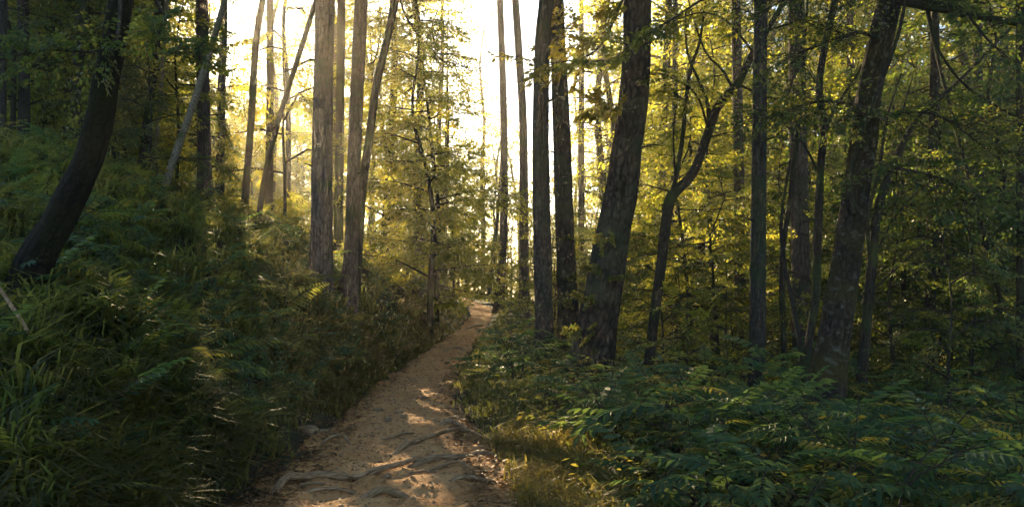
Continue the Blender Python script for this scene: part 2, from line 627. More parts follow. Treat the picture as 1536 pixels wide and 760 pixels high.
Zp = path_z(Xp, Yp)
mb = MB()
nx = len(us)
i = (np.arange(len(pys) - 1)[:, None] * nx + np.arange(nx - 1)[None]).reshape(-1)
mb.add(np.stack([Xp, Yp, Zp], 2).reshape(-1, 3), np.stack([i, i + 1, i + nx + 1, i + nx], 1))
kind(ob('path', mb.mesh('path', [M_PATH])), 'structure')

# ------------------------------------------------------------------ named trees: traced trunks
TOPS = {}


def trunk_path(pts, d, dtop=None, height=20., lean_keep=.35):
    """traced (px, py, width) rows from the foot up, carried down into the soil and up to the treetop"""
    rows = []
    for k, (px, py, w) in enumerate(pts):
        dd = d
        p = at(px, py, dd)
        rows.append((*p, w / F * d / 2 * (.84 if w > 40 else .9)))
    rows = np.array(rows)
    # foot: go down along first segment to the soil
    a, b = rows[0], rows[1]
    dirn = (a[:3] - b[:3]) / np.linalg.norm(a[:3] - b[:3])
    p = a[:3].copy()
    g = 0
    while p[2] > Hs(p[0], p[1]) - .12 and g < 80:
        p = p + dirn * .06
        g += 1
    if g > 1:
        rows = np.vstack([[*p, a[3] * 1.05], rows])
    # top
    t = rows[-1].copy()
    dv = rows[-1][:3] - rows[-2][:3]
    dv = dv / np.linalg.norm(dv)
    ext = []
    z0 = t[2]
    while t[2] < height:
        dv = unit(dv * (1 - .12 * lean_keep) + np.array([0, 0, .12 * (1 - lean_keep)]) + rng.normal(0, .012, 3))
        t = t.copy()
        t[:3] = t[:3] + dv * 1.2
        t[3] = max(.02, rows[-1][3] * (1 - .95 * (t[2] - z0) / (height - z0)))
        ext.append(t)
    if ext:
        rows = np.vstack([rows, ext])
    return rows


def fir_crown(seed, z0, z1, spread, n, spr=SPR_FIR, mat=M_FIR, sc0=1.3, lsc=1.):
    """whorls of drooping boughs round the axis from z0 to z1"""
    r = np.random.default_rng(seed)
    mb = MB()
    for k in range(n):
        t = (k + r.random()) / n
        z = z0 + (z1 - z0) * t
        az = k * 2.4 + r.normal(0, .3)
        ln = spread * (1 - t) ** .7 * r.uniform(.55, 1.15) * min(1, .5 + 2.5 * t) + .4
        dr = r.uniform(-.35, .1)
        e = np.array([math.cos(az), math.sin(az), 0])
        P = np.array([[0, 0, z], e * ln * .5 + [0, 0, z + dr * ln * .3 + .12 * ln], e * ln + [0, 0, z + dr * ln]])
        tube(mb, P, [.022 + .008 * ln, .014 + .004 * ln, .006], 4, .7, 0, mat=1)
        m = max(2, int(ln / .38))
        for i in range(m):
            u = .25 + .75 * (i + .5) / m
            pt = (1 - u) ** 2 * P[0] + 2 * u * (1 - u) * P[1] + u * u * P[2]
            side = 1 if i % 2 else -1
            put_spray(mb, spr[r.integers(len(spr))], pt, az + side * r.uniform(.4, 1.0) * (1 if i < m - 1 else .1), -.12 + dr * .5 + r.normal(0, .12),
                      r.normal(0, .4), sc0 * r.uniform(.7, 1.2) * (1 - .4 * t), r, 0, 1, lsc=lsc, tw=False)
    return mb.mesh('crown', [mat, M_TWIG])


CROWN_FIR = [fir_crown(21 + k, 0, 11, 3.0, 46, lsc=1.35) for k in range(3)]


def tree_empty(name, loc, label, cat='tree', group=None):
    o = bpy.data.objects.new(name, None)
    o.empty_display_size = .3
    COL.objects.link(o)
    o.location = loc
    return tag(o, label, cat, group)


NAMED = []        # (px at eye height, short phrase, depth)


def named_tree(name, label, short, pts, d, bark, height=20, sides=14, step=.3, rough=.05, flare=.5, flute=0., crown=None, crown_z=10.5, seed=None, cat='tree', base=None):
    rows = trunk_path(pts, d, height=height)
    org = rows[0, :3].copy()
    root = tree_empty(name, org, label, cat)
    mb = MB()
    sd = (pts[0][0] % 97) * .37
    P = rows.copy()
    P[:, :3] -= org
    tube(mb, P[:, :3], P[:, 3], sides, step, rough, flare, seed=sd, flute=flute)
    ob('trunk', mb.mesh('trunk', [bark]), root)
    if crown is not None:
        k = int(np.argmin(np.abs(rows[:, 2] - crown_z)))
        c = ob('crown', crown, root, tuple(P[k, :3]))
        c.rotation_euler = (0, 0, rng.uniform(0, 6.28))
        s = max(.6, (height - crown_z) / 11)
        c.scale = (1, 1, s)
    NAMED.append((np.interp(300, [p[1] for p in pts][::-1], [p[0] for p in pts][::-1]), short, d))
    return root, org


def limb(root, org, pts, rad, bark, sides=6, step=.15, name='limb', rough=.06):
    """a bare limb traced through world points, as a part of its tree"""
    P = np.array(pts) - org
    mb = MB()
    tube(mb, P, rad, sides, step, rough, seed=float(len(pts)))
    return ob(name, mb.mesh(name, [bark]), root)


def leaf_limb(root, org, pts, rad, n, sc, r, bark=M_TWIG, mat=M_BEECH, spr=SPR, start=.2, lsc=1., tshift=0., oval=True, az_sp=1.2, flat=.6):
    """a limb whose outer part carries leaf sprays (its foliage is a sub-part)"""
    o = limb(root, org, pts, rad, bark)
    S = spline(np.array(pts) - org, 60)
    mb = MB()
    for i in range(n):
        u = start + (1 - start) * (i + r.random()) / n
        k = min(58, int(u * 59))
        dv = S[k + 1] - S[k]
        az = math.atan2(dv[1], dv[0]) + (1 if i % 2 else -1) * r.uniform(.2, az_sp)
        put_spray(mb, spr[r.integers(len(spr))], S[k], az, r.normal(-.15, .35), r.normal(0, flat), sc * r.uniform(.6, 1.3), r, 0, 1, oval, lsc * .8, tshift=tshift)
    ob('foliage', mb.mesh('foliage', [mat, M_TWIG]), o)
    return o


def px_limb(rows, d0, d1):
    n = len(rows)
    return [at(px, py, d0 + (d1 - d0) * i / (n - 1)) for i, (px, py) in enumerate(rows)]


def jig(p, r, a=.12):
    return [np.array(q) + (r.normal(0, a, 3) if 0 < i < len(p) - 1 else 0) for i, q in enumerate(p)]


lr = np.random.default_rng(77)
C1, C2, C3 = CROWN_FIR

# --- bank side
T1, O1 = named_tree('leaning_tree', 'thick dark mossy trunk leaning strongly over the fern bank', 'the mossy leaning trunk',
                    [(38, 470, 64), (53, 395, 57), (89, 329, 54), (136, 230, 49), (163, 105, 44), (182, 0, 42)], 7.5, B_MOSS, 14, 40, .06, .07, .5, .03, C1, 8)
T2, O2 = named_tree('forest_tree', 'sunlit straight trunk rising at the sun glow, a pale slanting stem crossing it', 'the glowing straight trunk',
                    [(310, 315, 27), (307, 250, 23), (304, 100, 21), (303, 0, 20)], 24, B_FIR, 22, 14, .3, .04, .5, 0, C2, 11)
T3, O3 = named_tree('slanting_tree', 'pale slanting stem that crosses in front of the glowing straight trunk', 'the pale slanting stem',
                    [(232, 330, 15), (258, 247, 13), (280, 185, 12), (300, 126, 12), (323, 50, 11), (337, 0, 10)], 19, B_BIRCH, 12, 10, .3, .05, .3)
T4, O4 = named_tree('forest_tree', 'dark bending trunk of the close pair, thicker than its pale partner', 'the close pair of stems',
                    [(206, 300, 17), (216, 226, 15), (230, 105, 15), (239, 0, 15)], 23, B_DARK, 17, 10, .3, .05, .4, 0, C3, 10)
T5, O5 = named_tree('birch_tree', 'thin pale birch stem standing close beside the dark bending trunk', 'the pale birch',
                    [(222, 318, 9), (228, 260, 8), (238, 179, 7.5), (250, 0, 7)], 23, B_BIRCH, 14, 8, .3, .05, .2)
T6, O6 = named_tree('forest_tree', 'slim dark trunk rising through hazy light, widening gently at its foot', 'the slim hazy trunk',
                    [(366, 320, 13), (376, 190, 12), (384, 63, 12), (394, 0, 11)], 26, B_DARK, 17, 10, .3, .05, .4, 0, C1, 11.5)
T7, O7 = named_tree('forest_tree', 'vertical grey trunk with a thin stem slanting away from its foot', 'the vertical grey trunk',
                    [(403, 330, 15), (405, 158, 13), (405, 0, 12)], 30, B_GREY, 21, 10, .3, .04, .4, 0, C2, 13)
T8, O8 = named_tree('slanting_tree', 'thin dark stem slanting from the grey trunk up towards the broad fir', 'the thin slanted stem',
                    [(388, 326, 10), (398, 262, 10), (410, 210, 10), (426, 153, 9), (460, 47, 9), (480, -20, 8)], 22, B_DARK, 9, 8, .3, .05, .3)
T9, O9 = named_tree('fir_tree', 'broad pale brown fir trunk standing upright on the crest of the bank', 'the broad bank fir',
                    [(480, 425, 39), (482, 370, 36), (484, 190, 34), (488, 0, 32)], 16, B_FIR, 24, 40, .1, .035, .45, .02, C3, 9.5)
T10, O10 = named_tree('fir_tree', 'grey fir trunk on the bank with a slanting stem rising from behind it', 'the grey bank fir',
                      [(523, 435, 30), (527, 370, 23), (533, 190, 23), (542, 0, 22)], 17, B_FIR, 22, 28, .12, .035, .5, .02, C1, 10)
T11, O11 = named_tree('slanting_tree', 'dark stem slanting out from behind the grey bank fir', 'the slanted stem behind the firs',
                      [(536, 400, 16), (543, 290, 15), (555, 200, 14), (565, 125, 14), (577, 75, 13), (593, 0, 13)], 18.5, B_DARK, 15, 12, .3, .05, .3, 0, C2, 9.5)
T12, O12 = named_tree('forest_tree', 'shaded trunk seen between the broad bank fir and the grey bank fir', 'the shaded middle trunk',
                      [(507, 410, 17), (509, 250, 15), (512, 0, 14)], 25, B_DARK, 21, 12, .3, .04, .4, 0, C3, 12)
for (name, label, short, pts, d, bark, hh) in [
    ('forest_tree', 'dark upright trunk in deep shade behind the mossy leaning trunk', 'the upright shaded trunk', [(36, 240, 20), (36, 120, 18), (34, 0, 18)], 18, B_DARK, 18),
    ('forest_tree', 'dark trunk close behind the bend of the mossy leaning trunk', 'the trunk behind the bend', [(110, 225, 19), (116, 120, 18), (122, 0, 17)], 20, B_DARK, 19),
    ('forest_tree', 'dim trunk between the two upright shaded trunks behind the leaning one', 'the dim middle trunk', [(62, 232, 18), (64, 120, 17), (66, 0, 16)], 24, B_DARK, 20),
    ('forest_tree', 'dark trunk cut by the picture edge on the bank side', 'the edge trunk', [(2, 255, 15), (3, 120, 14), (4, 0, 14)], 15, B_DARK, 16),
]:
    named_tree(name, label, short, pts, d, bark, hh, 12, .3, .05, .4, 0, C1 if len(label) % 2 else C3, 10)

# --- around the path end
T14, O14 = named_tree('fir_tree', 'slim straight fir trunk standing where the path bends away', 'the path end fir',
                      [(748, 462, 17), (754, 380, 14), (756, 300, 13), (755, 150, 12), (750, 0, 11)], 43, B_FIR, 30, 12, .4, .03, .6, 0, C1, 17)
T15, O15 = named_tree('fir_tree', 'straight fir trunk just beside the path end, thicker than its neighbour', 'the second path fir',
                      [(786, 480, 19), (786, 420, 17), (785, 200, 14), (779, 90, 13), (773, 0, 12)], 35, B_FIR, 28, 14, .4, .03, .5, 0, C2, 15)
T16, O16 = named_tree('fir_tree', 'upright smooth grey trunk, closer of the twin firs beside the path', 'the smooth twin fir',
                      [(817, 545, 33), (816, 480, 31), (814, 400, 30), (811, 200, 28), (814, 60, 26), (819, 0, 24)], 15.5, B_GREY, 22, 40, .1, .03, .25, .015, C3, 9)
T17, O17 = named_tree('fir_tree', 'rough brown trunk bending gently behind the smooth twin fir', 'the rough twin fir',
                      [(853, 510, 37), (851, 440, 34), (848, 370, 32), (842, 190, 29), (838, 90, 26), (835, 0, 23)], 18, B_PLATE, 23, 36, .1, .04, .3, .03, C1, 10)
T18, O18 = named_tree('fir_tree', 'pale distant trunk in the bright gap beside the broad leaning fir', 'the pale gap trunk',
                      [(872, 340, 11), (872, 200, 10), (872, 60, 9)], 48, B_FIR, 24, 8, .5, .03, .2, 0, None)
T19, O19 = named_tree('fir_tree', 'broad leaning fir with plated bark, thickest trunk beside the path', 'the broad leaning fir',
                      [(880, 575, 74), (889, 530, 66), (914, 380, 62), (930, 300, 57), (945, 190, 53), (954, 100, 51), (957, 0, 49)], 13, B_PLATE, 21, 72, .035, .05, .8, .055, C2, 8.5)
T20, O20 = named_tree('forked_tree', 'young dark tree with a long bent limb reaching towards the upright dark trunk', 'the forked young tree',
                      [(972, 555, 17), (982, 470, 17), (992, 395, 17), (1001, 320, 18), (1009, 292, 18), (1039, 260, 16), (1063, 197, 15), (1078, 158, 15), (1106, 126, 14), (1130, 79, 12), (1149, 47, 10), (1175, 5, 8)], 13.5, B_DARK, 6.6, 14, .12, .05, .3)
for pts, r0 in [(([1100, 134], [1082, 103], [1059, 80], [1039, 24], [1030, -10]), .022), (([1065, 192], [1060, 150], [1050, 125], [1031, 79], [1028, 20]), .03),
                (([1009, 292], [1023, 213], [1033, 118], [1050, 60], [1058, 0]), .035), (([1000, 325], [1012, 270], [1010, 200], [1017, 140]), .02)]:
    limb(T20, O20, px_limb(pts, 13.5, 13.3), np.linspace(r0 * 1.15, r0 * .4, len(pts)), B_DARK)
T21, O21 = named_tree('forest_tree', 'pale thin trunk in front of yellow leaves beside the forked young tree', 'the pale thin trunk',
                      [(1010, 470, 12), (1011, 300, 11), (1013, 40, 9)], 30, B_GREY, 22, 10, .4, .03, .3, 0, C1, 13)
T22, O22 = named_tree('forest_tree', 'brown trunk partly hidden by yellow leaves beside the upright dark trunk', 'the half hidden trunk',
                      [(1111, 545, 20), (1109, 300, 18), (1104, 24, 16)], 21, B_FIR, 22, 14, .3, .04, .3, 0, C2, 11)
T23, O23 = named_tree('fir_tree', 'upright dark blue-grey trunk crossed near its top by a bent limb', 'the upright dark trunk',
                      [(1134, 595, 29), (1136, 500, 27), (1138, 292, 25), (1141, 0, 22)], 13, B_GREY, 20, 36, .1, .035, .3, .02, C3, 8.5)
T24, O24 = named_tree('fir_tree', 'shaded brown fir standing between the upright dark trunk and a winding stem', 'the shaded brown fir',
                      [(1206, 570, 33), (1203, 480, 31), (1197, 200, 29), (1194, 0, 27)], 16, B_FIR, 22, 30, .12, .04, .3, .02, C1, 9.5)
T25, O25 = named_tree('winding_tree', 'slim winding dark stem in front of the shaded brown fir', 'the winding stem',
                      [(1208, 600, 14), (1212, 540, 13), (1214, 510, 13), (1224, 440, 14), (1226, 375, 14), (1231, 250, 13), (1236, 195, 13), (1229, 130, 12), (1238, 65, 12), (1253, 0, 11)], 11.5, B_DARK, 8, 12, .1, .06, .3)
for pts, r0 in [(([1206, 585], [1205, 545], [1194, 480], [1176, 390], [1172, 330], [1185, 240]), .04), (([1235, 200], [1252, 165], [1270, 135], [1290, 105], [1310, 60]), .025),
                (([1229, 262], [1205, 215], [1180, 190], [1160, 160]), .018)]:
    limb(T25, O25, px_limb(pts, 11.5, 11.6), np.linspace(r0 * 1.1, r0 * .4, len(pts)), B_DARK)
T26, O26 = named_tree('leaning_tree', 'thick dark leaning trunk patched with pale lichen above the fern thicket', 'the lichen trunk',
                      [(1232, 605, 66), (1241, 560, 59), (1259, 460, 53), (1278, 337, 48), (1296, 210, 46), (1306, 126, 45), (1330, 20, 43), (1340, -30, 41)], 10.5, B_LICHEN, 15, 48, .05, .06, .8, .03, C2, 8)
for pts, r0, dd in [(([1345, 0], [1386, 8], [1456, 22], [1536, 36], [1640, 40]), .055, 9.9), (([1391, 12], [1402, 60], [1418, 92], [1456, 135], [1530, 178], [1600, 200]), .02, 10.1),
                    (([1282, 320], [1275, 260], [1300, 180], [1345, 60], [1362, -20]), .035, 10.2)]:
    limb(T26, O26, px_limb(pts, 10.3, dd), np.linspace(r0 * 1.1, r0 * .5, len(pts)), B_DARK)
T27, O27 = named_tree('winding_tree', 'bent dark stem arching away just behind the lichen trunk', 'the arching stem',
                      [(1292, 590, 19), (1295, 540, 18), (1307, 404, 16), (1317, 312, 14), (1341, 244, 12), (1366, 194, 10), (1390, 165, 9), (1440, 120, 6)], 13, B_DARK, 5.2, 12, .12, .06, .3)
for pts, r0 in [(([1307, 404], [1301, 328], [1318, 260], [1330, 180], [1352, 110]), .035), (([1309, 390], [1340, 330], [1372, 292], [1420, 255]), .018),
                (([1304, 440], [1370, 380], [1430, 330], [1510, 318]), .014)]:
    limb(T27, O27, px_limb(pts, 13, 12.8), np.linspace(r0 * 1.1, r0 * .35, len(pts)), B_DARK)
T28, O28 = named_tree('forest_tree', 'slim upright black trunk well beyond the lichen trunk on the dark side', 'the slim black trunk',
                      [(1392, 590, 19), (1396, 421, 17), (1401, 150, 15), (1403, 0, 13)], 15, B_DARK, 18, 14, .2, .04, .3, 0, C3, 8.5)
T29, O29 = named_tree('forest_tree', 'thin stem close beside the slim black trunk, shorter and paler', 'the short stem',
                      [(1413, 590, 12), (1411, 404, 11), (1408, 200, 9)], 17, B_DARK, 12, 10, .3, .05, .3)
T30, O30 = named_tree('forest_tree', 'dark trunk at the picture edge on the dark side', 'the far edge trunk',
                      [(1533, 590, 17), (1532, 400, 15), (1531, 160, 14), (1530, 0, 13)], 13.5, B_DARK, 16, 12, .3, .04, .3, 0, C1, 8)
T31, O31 = named_tree('slanting_tree', 'thin dark sapling slanting down to the thicket near the picture edge', 'the slanted thin sapling',
                      [(1520, 530, 8), (1511, 489, 8), (1470, 330, 7), (1427, 168, 6), (1400, 60, 5)], 14, B_DARK, 6.5, 8, .3, .05, .2)
T32, O32 = named_tree('forest_tree', 'thin stem beside the winding stem, half hidden by the shaded brown fir', 'the thin hidden stem',
                      [(1178, 580, 11), (1173, 395, 10), (1185, 300, 9), (1196, 200, 8)], 14, B_DARK, 6, 8, .25, .06, .3)
T33, O33 = named_tree('forest_tree', 'faint grey trunk behind the slim black trunk in the dark thicket', 'the faint grey trunk',
                      [(1468, 540, 18), (1468, 300, 16), (1466, 0, 14)], 26, B_DARK, 19, 10, .4, .04, .3, 0, C2, 10)
T34, O34 = named_tree('tree_snag', 'short dark snag standing in bright haze near the path end', 'the short dark snag',
                      [(700, 432, 8), (701, 395, 7), (702, 364, 5)], 62, B_DARK, 4.6, 8, .3, .08, .4)
T35, O35 = named_tree('forest_tree', 'hazy trunk leaning above the bank just before the path end', 'the hazy leaning trunk',
                      [(656, 418, 12), (661, 360, 10), (668, 290, 9), (671, 180, 7)], 44, B_DARK, 14, 8, .4, .04, .4)
T36, O36 = named_tree('forest_tree', 'thin leaning trunk between the short dark snag and the path end fir', 'the thin hazy leaner',
                      [(733, 444, 9), (738, 400, 8), (746, 330, 6), (752, 250, 5)], 56, B_DARK, 12, 8, .4, .05, .5)

# ------------------------------------------------------------------ leafy limbs in view
leaf_limb(T10, O10, jig(px_limb([(555, -60), (585, -10), (625, 25), (655, 60), (668, 95)], 17, 16), lr), [.03, .025, .018, .012, .006], 22, .75, lr, mat=M_DARK, spr=SPR_FINE, start=.25)
leaf_limb(T17, O17, jig(px_limb([(838, -30), (845, 20), (838, 60), (822, 84)], 17.8, 16.4), lr, .05), [.02, .014, .009, .005], 7, .42, lr, mat=M_YELLOW, start=.4, lsc=1.3)
leaf_limb(T19, O19, jig(px_limb([(955, -60), (930, 20), (880, 75), (835, 95), (800, 90)], 12.9, 12), lr), [.028, .02, .014, .009, .004], 16, .5, lr, mat=M_YELLOW, start=.25)
leaf_limb(T19, O19, jig(px_limb([(1060, -5), (1010, 30), (960, 62), (900, 86), (850, 100)], 12.4, 11.8), lr), [.02, .016, .012, .009, .004], 12, .45, lr, mat=M_BEECH, start=.3)
leaf_limb(T19, O19, jig(px_limb([(955, 165), (940, 160), (915, 158), (890, 162)], 12.7, 12.1), lr, .03), [.012, .01, .007, .003], 7, .32, lr, mat=M_YELLOW, start=.35, lsc=1.2)
leaf_limb(T1, O1, jig(px_limb([(182, -20), (140, 50), (60, 85), (-30, 100)], 7.4, 6.6), lr), [.02, .015, .01, .005], 15, .5, lr, mat=M_DARK, spr=SPR_FINE, start=.3)
leaf_limb(T1, O1, jig(px_limb([(182, -30), (215, 20), (250, 60), (300, 80)], 7.3, 7.0), lr), [.014, .01, .007, .003], 9, .36, lr, mat=M_DARK, spr=SPR_FINE, start=.3)
for T, O, d, q, ln in [(T9, O9, 16, (500, 120), 16), (T9, O9, 16, (468, 250), -12), (T10, O10, 17, (540, 260), 14), (T19, O19, 13, (968, 220), 26), (T19, O19, 13, (925, 240), -22), (T16, O16, 15.5, (828, 150), 15),
                       (T17, O17, 18, (832, 230), -13), (T23, O23, 13, (1150, 210), 18), (T23, O23, 13, (1126, 330), -15), (T24, O24, 16, (1211, 120), 16), (T26, O26, 10.5, (1280, 300), -22)]:
    limb(T, O, px_limb([(q[0] - ln * .35, q[1] + 2), (q[0] + ln * .4, q[1] - 3), (q[0] + ln, q[1] + lr.uniform(-8, 4))], d - .06, d - .25), [.022, .014, .006], B_DARK, 6, .06, 'branch_stub')
for q in [(905, 405), (898, 455), (893, 500), (925, 360), (960, 420)]:
    leaf_limb(T19, O19, px_limb([q, (q[0] - 8, q[1] - 8), (q[0] - 26, q[1] - 4)], 12.75, 12.4), [.006, .005, .002], 4, .24, lr, mat=M_FERN, spr=SPR_FINE, start=.2)
for k, (rows, dd) in enumerate([([(1320, 60), (1280, 40), (1230, 60), (1180, 90)], 9.6), ([(1340, 0), (1420, 30), (1480, 80), (1540, 110)], 9.2),
                                ([(1300, 190), (1350, 170), (1420, 190), (1500, 240)], 10), ([(1300, 210), (1260, 160), (1210, 150), (1160, 180)], 10.2),
                                ([(1335, -10), (1300, -30), (1220, -10), (1120, 30)], 9), ([(1290, 260), (1340, 240), (1400, 265), (1450, 320)], 9.8)]):
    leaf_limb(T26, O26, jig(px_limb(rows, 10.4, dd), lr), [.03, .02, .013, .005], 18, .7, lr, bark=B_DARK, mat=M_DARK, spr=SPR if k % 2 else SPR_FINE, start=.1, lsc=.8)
for rows in [[(1130, 79), (1100, 40), (1050, 20), (990, 40)], [(1063, 197), (1020, 160), (1000, 130), (980, 110)], [(1106, 126), (1160, 150), (1200, 150), (1250, 130)],
             [(1149, 47), (1190, 40), (1230, 70), (1260, 90)]]:
    leaf_limb(T20, O20, jig(px_limb(rows, 13.5, 13), lr), [.02, .015, .01, .004], 14, .6, lr, bark=B_DARK, mat=M_BEECH, start=.15, lsc=.85)

# ------------------------------------------------------------------ background trees: a few kinds, copied
def beech(seed, h, z0, spread, limbs, spr, mat, r0=.09, sc=.8, per=9, lsc=1., twig=True, lean=.06, tshift=0., sparse=1.):
    """an understorey tree: thin trunk, tiers of nearly flat leafy limbs"""
    r = np.random.default_rng(seed)
    tr, cr = MB(), MB()
    n = 6
    P = np.array([[r.normal(0, lean) * h * (i / n) * .5, r.normal(0, lean) * h * (i / n) * .5, h * i / n - .3 * (i == 0)] for i in range(n + 1)])
    tube(tr, P, np.linspace(r0, r0 * .12, n + 1), 9, .5, .06, .5, seed=seed)
    S = spline(P, 80)
    for k in range(limbs):
        t = (k + r.random() * .8) / limbs
        z = z0 + (h - z0) * t
        c = S[min(79, int(z / h * 79))]
        az = k * 2.4 + r.normal(0, .45)
        ln = spread * (1 - .75 * t) * r.uniform(.6, 1.2)
        rise = r.uniform(-.25, .5)
        e = np.array([math.cos(az), math.sin(az), 0])
        Q = np.array([c, c + e * ln * .5 + [0, 0, rise * ln * .5 + .05], c + e * ln + [r.normal(0, .1), r.normal(0, .1), rise * ln * .6]])
        tube(tr, Q, [r0 * .35 * (1 - .5 * t) + .006, .016, .006], 5, .5, .05)
        m = max(2, int(per * ln / spread * sparse))
        for i in range(m):
            u = .18 + .82 * (i + r.random() * .7) / m
            pt = (1 - u) ** 2 * Q[0] + 2 * u * (1 - u) * Q[1] + u * u * Q[2]
            put_spray(cr, spr[r.integers(len(spr))], pt, az + (1 if i % 2 else -1) * r.uniform(.3, 1.1) * (i < m - 1), r.normal(-.15, .3), r.normal(0, .45),
                      sc * r.uniform(.65, 1.25), r, 0, 1, False, lsc, tw=twig, tshift=tshift)
    return tr.mesh('trunk', [B_DARK]), cr.mesh('crown', [mat, M_TWIG])


UNDER = [beech(101, 9, 1.2, 3.1, 24, SPR, M_BEECH, .10, .95, 13, 1.25), beech(102, 7, .7, 2.7, 20, SPR, M_BEECH, .07, .85, 13, 1.2, tshift=.08), beech(103, 11, 1.5, 3.4, 28, SPR, M_BEECH, .12, 1.0, 13, 1.3),
         beech(104, 8, .9, 3.0, 22, SPR, M_DARK, .08, .9, 12, 1.2), beech(105, 6, .6, 2.5, 19, SPR_FINE, M_DARK, .06, .8, 11, 1.25)]
FARU = [beech(111, 11, .8, 3.6, 25, SPR_LO, M_BEECH, .12, 1.3, 12, 1.25, False), beech(112, 8, .4, 3.2, 20, SPR_LO, M_BEECH, .09, 1.2, 12, 1.25, False, tshift=.1),
        beech(113, 13, 1.2, 3.8, 29, SPR_LO, M_DARK, .13, 1.3, 12, 1.3, False)]
FARS = [beech(115, 11, .8, 3.4, 20, SPR_LO, M_BEECH, .10, 1.1, 7, 1.1, False), beech(116, 8, .4, 3.0, 17, SPR_LO, M_BEECH, .08, 1.0, 7, 1.1, False, tshift=.1)]
SAPL = [beech(121, 3.2, .5, 1.2, 12, SPR_FINE, M_BEECH, .025, .5, 6), beech(122, 2.4, .3, 1.1, 11, SPR, M_BEECH, .02, .45, 6, .75), beech(123, 4.2, .7, 1.4, 14, SPR_FINE, M_DARK, .03, .55, 6)]
TALLT = []
for k in range(4):
    r = np.random.default_rng(140 + k)
    mb = MB()
    P = np.array([[r.normal(0, .12) * i, r.normal(0, .12) * i, 4.5 * i - .4 * (i == 0)] for i in range(6)])
    tube(mb, P, [.19, .165, .145, .115, .08, .02], 10, .6, .04, .5, seed=k)
    TALLT.append((mb.mesh('trunk', [[B_FIR, B_DARK, B_GREY, B_DARK][k]]), tuple(P[3])))
TALLC = [fir_crown(160 + k, 0, 10, 2.6, 34, sc0=1.4, lsc=1.5) for k in range(2)]
TALLS = [fir_crown(180 + k, -6, 9, 2.8, 30, spr=SPR_LO, mat=M_BEECH, sc0=1.25, lsc=1.0) for k in range(2)]
TALLB = [fir_crown(170 + k, -7, 9, 3.2, 52, spr=SPR_LO, mat=M_BEECH, sc0=1.5, lsc=1.2) for k in range(3)]

ORD = 'first second third fourth fifth sixth seventh eighth ninth tenth eleventh twelfth thirteenth fourteenth fifteenth sixteenth seventeenth eighteenth nineteenth twentieth'.split()
ORD += ['twenty-' + o for o in ORD[:9]] + ['thirtieth'] + ['thirty-' + o for o in ORD[:9]] + ['fortieth'] + ['forty-' + o for o in ORD[:9]] + ['fiftieth']


def px_of(x, y, z):
    yy, zz = y, z - CAM_Z
    den = yy * cp + zz * sp
    return 768 + F * x / den, 380 - F * (-yy * sp + zz * cp) / den


# landmarks ordered across the view
LM = sorted([n for n in NAMED if n[2] < 27 and n[1] not in ('the thin hidden stem', 'the short stem', 'the edge trunk', 'the dim middle trunk', 'the pale birch', 'the slanted stem behind the firs', 'the shaded middle trunk')])
PENDING = []      # (object, what, category, px, group)


def plan(o, what, cat, px, group):
    o['category'] = cat
    o['group'] = group
    PENDING.append((o, what, px))


def finish_labels():
    gaps = {}
    for o, what, px in PENDING:
        k = sum(1 for n in LM if n[0] < px)
        gaps.setdefault((what, k), []).append((px, o))
    for (what, k), lst in gaps.items():
        lst.sort(key=lambda a: a[0])
        if k == 0:
            place = 'before ' + LM[0][1]
        elif k == len(LM):
            place = 'past ' + LM[-1][1]
        else:
            place = 'between ' + LM[k - 1][1] + ' and ' + LM[k][1]
        for i, (px, o) in enumerate(lst):
            o['label'] = (ORD[i] + ' ' if len(lst) > 1 else '') + what + ' ' + place


def clear_of_path(x, y, m):
    return abs(x - np.interp(y, PD, PX)) > np.interp(y, PD, PW) + m


# lanes along the sun's direction where the wood is open enough for beams to come through
LANES = ((-.6, 2.1, 7., 1.2), (4.2, 4.6, 17., .4), (9.2, 11.8, 18., 1.6))


def in_lane(x, y, m=0.):
    q = .948 * x + .317 * y
    return any(a - m < q < b + m for a, b, _, _ in LANES)


def lane_top(x, y, m):
    """greatest height that leaves the beams free at (x, y)"""
    q = .948 * x + .317 * y
    t = 99.
    for k, (a, b, d0, z0) in enumerate(LANES):
        mm = m if k != 1 else .6
        if a - mm < q < b + mm and y > d0 + 3:
            t = min(t, z0 + .304 * (y - d0))
    return t


def hit(px, py):
    lo = 3.0
    d = lo
    while d < 90:
        p = at(px, py, d)
        if p[2] < Hs(p[0], p[1]) + .03:
            return p
        d += .04
    return p


# spots that the photograph shows in sun: no crown may stand in the beam that reaches them
SUNV = at(322, 36, 1.0) - np.array([0, 0, CAM_Z])
SUNH = SUNV[:2] / np.linalg.norm(SUNV[:2])
SUNT = SUNV[2] / np.linalg.norm(SUNV[:2])
SUNLIT = [hit(*q) for q in [(652, 545), (724, 472), (618, 600), (690, 505), (300, 395), (430, 430), (380, 350), (250, 470)]]


def shades(x, y, zlo, zhi, r):
    for k, P in enumerate(SUNLIT):
        dx, dy = x - P[0], y - P[1]
        t = dx * SUNH[0] + dy * SUNH[1]
        if t > .5 and abs(dx * SUNH[1] - dy * SUNH[0]) < r * (.85 if k < 4 else .95):
            z = P[2] + (.3 if k < 4 else .7) + t * SUNT
            g = Hs(x, y)
            if g + zlo < z < g + zhi:
                return True
    return False


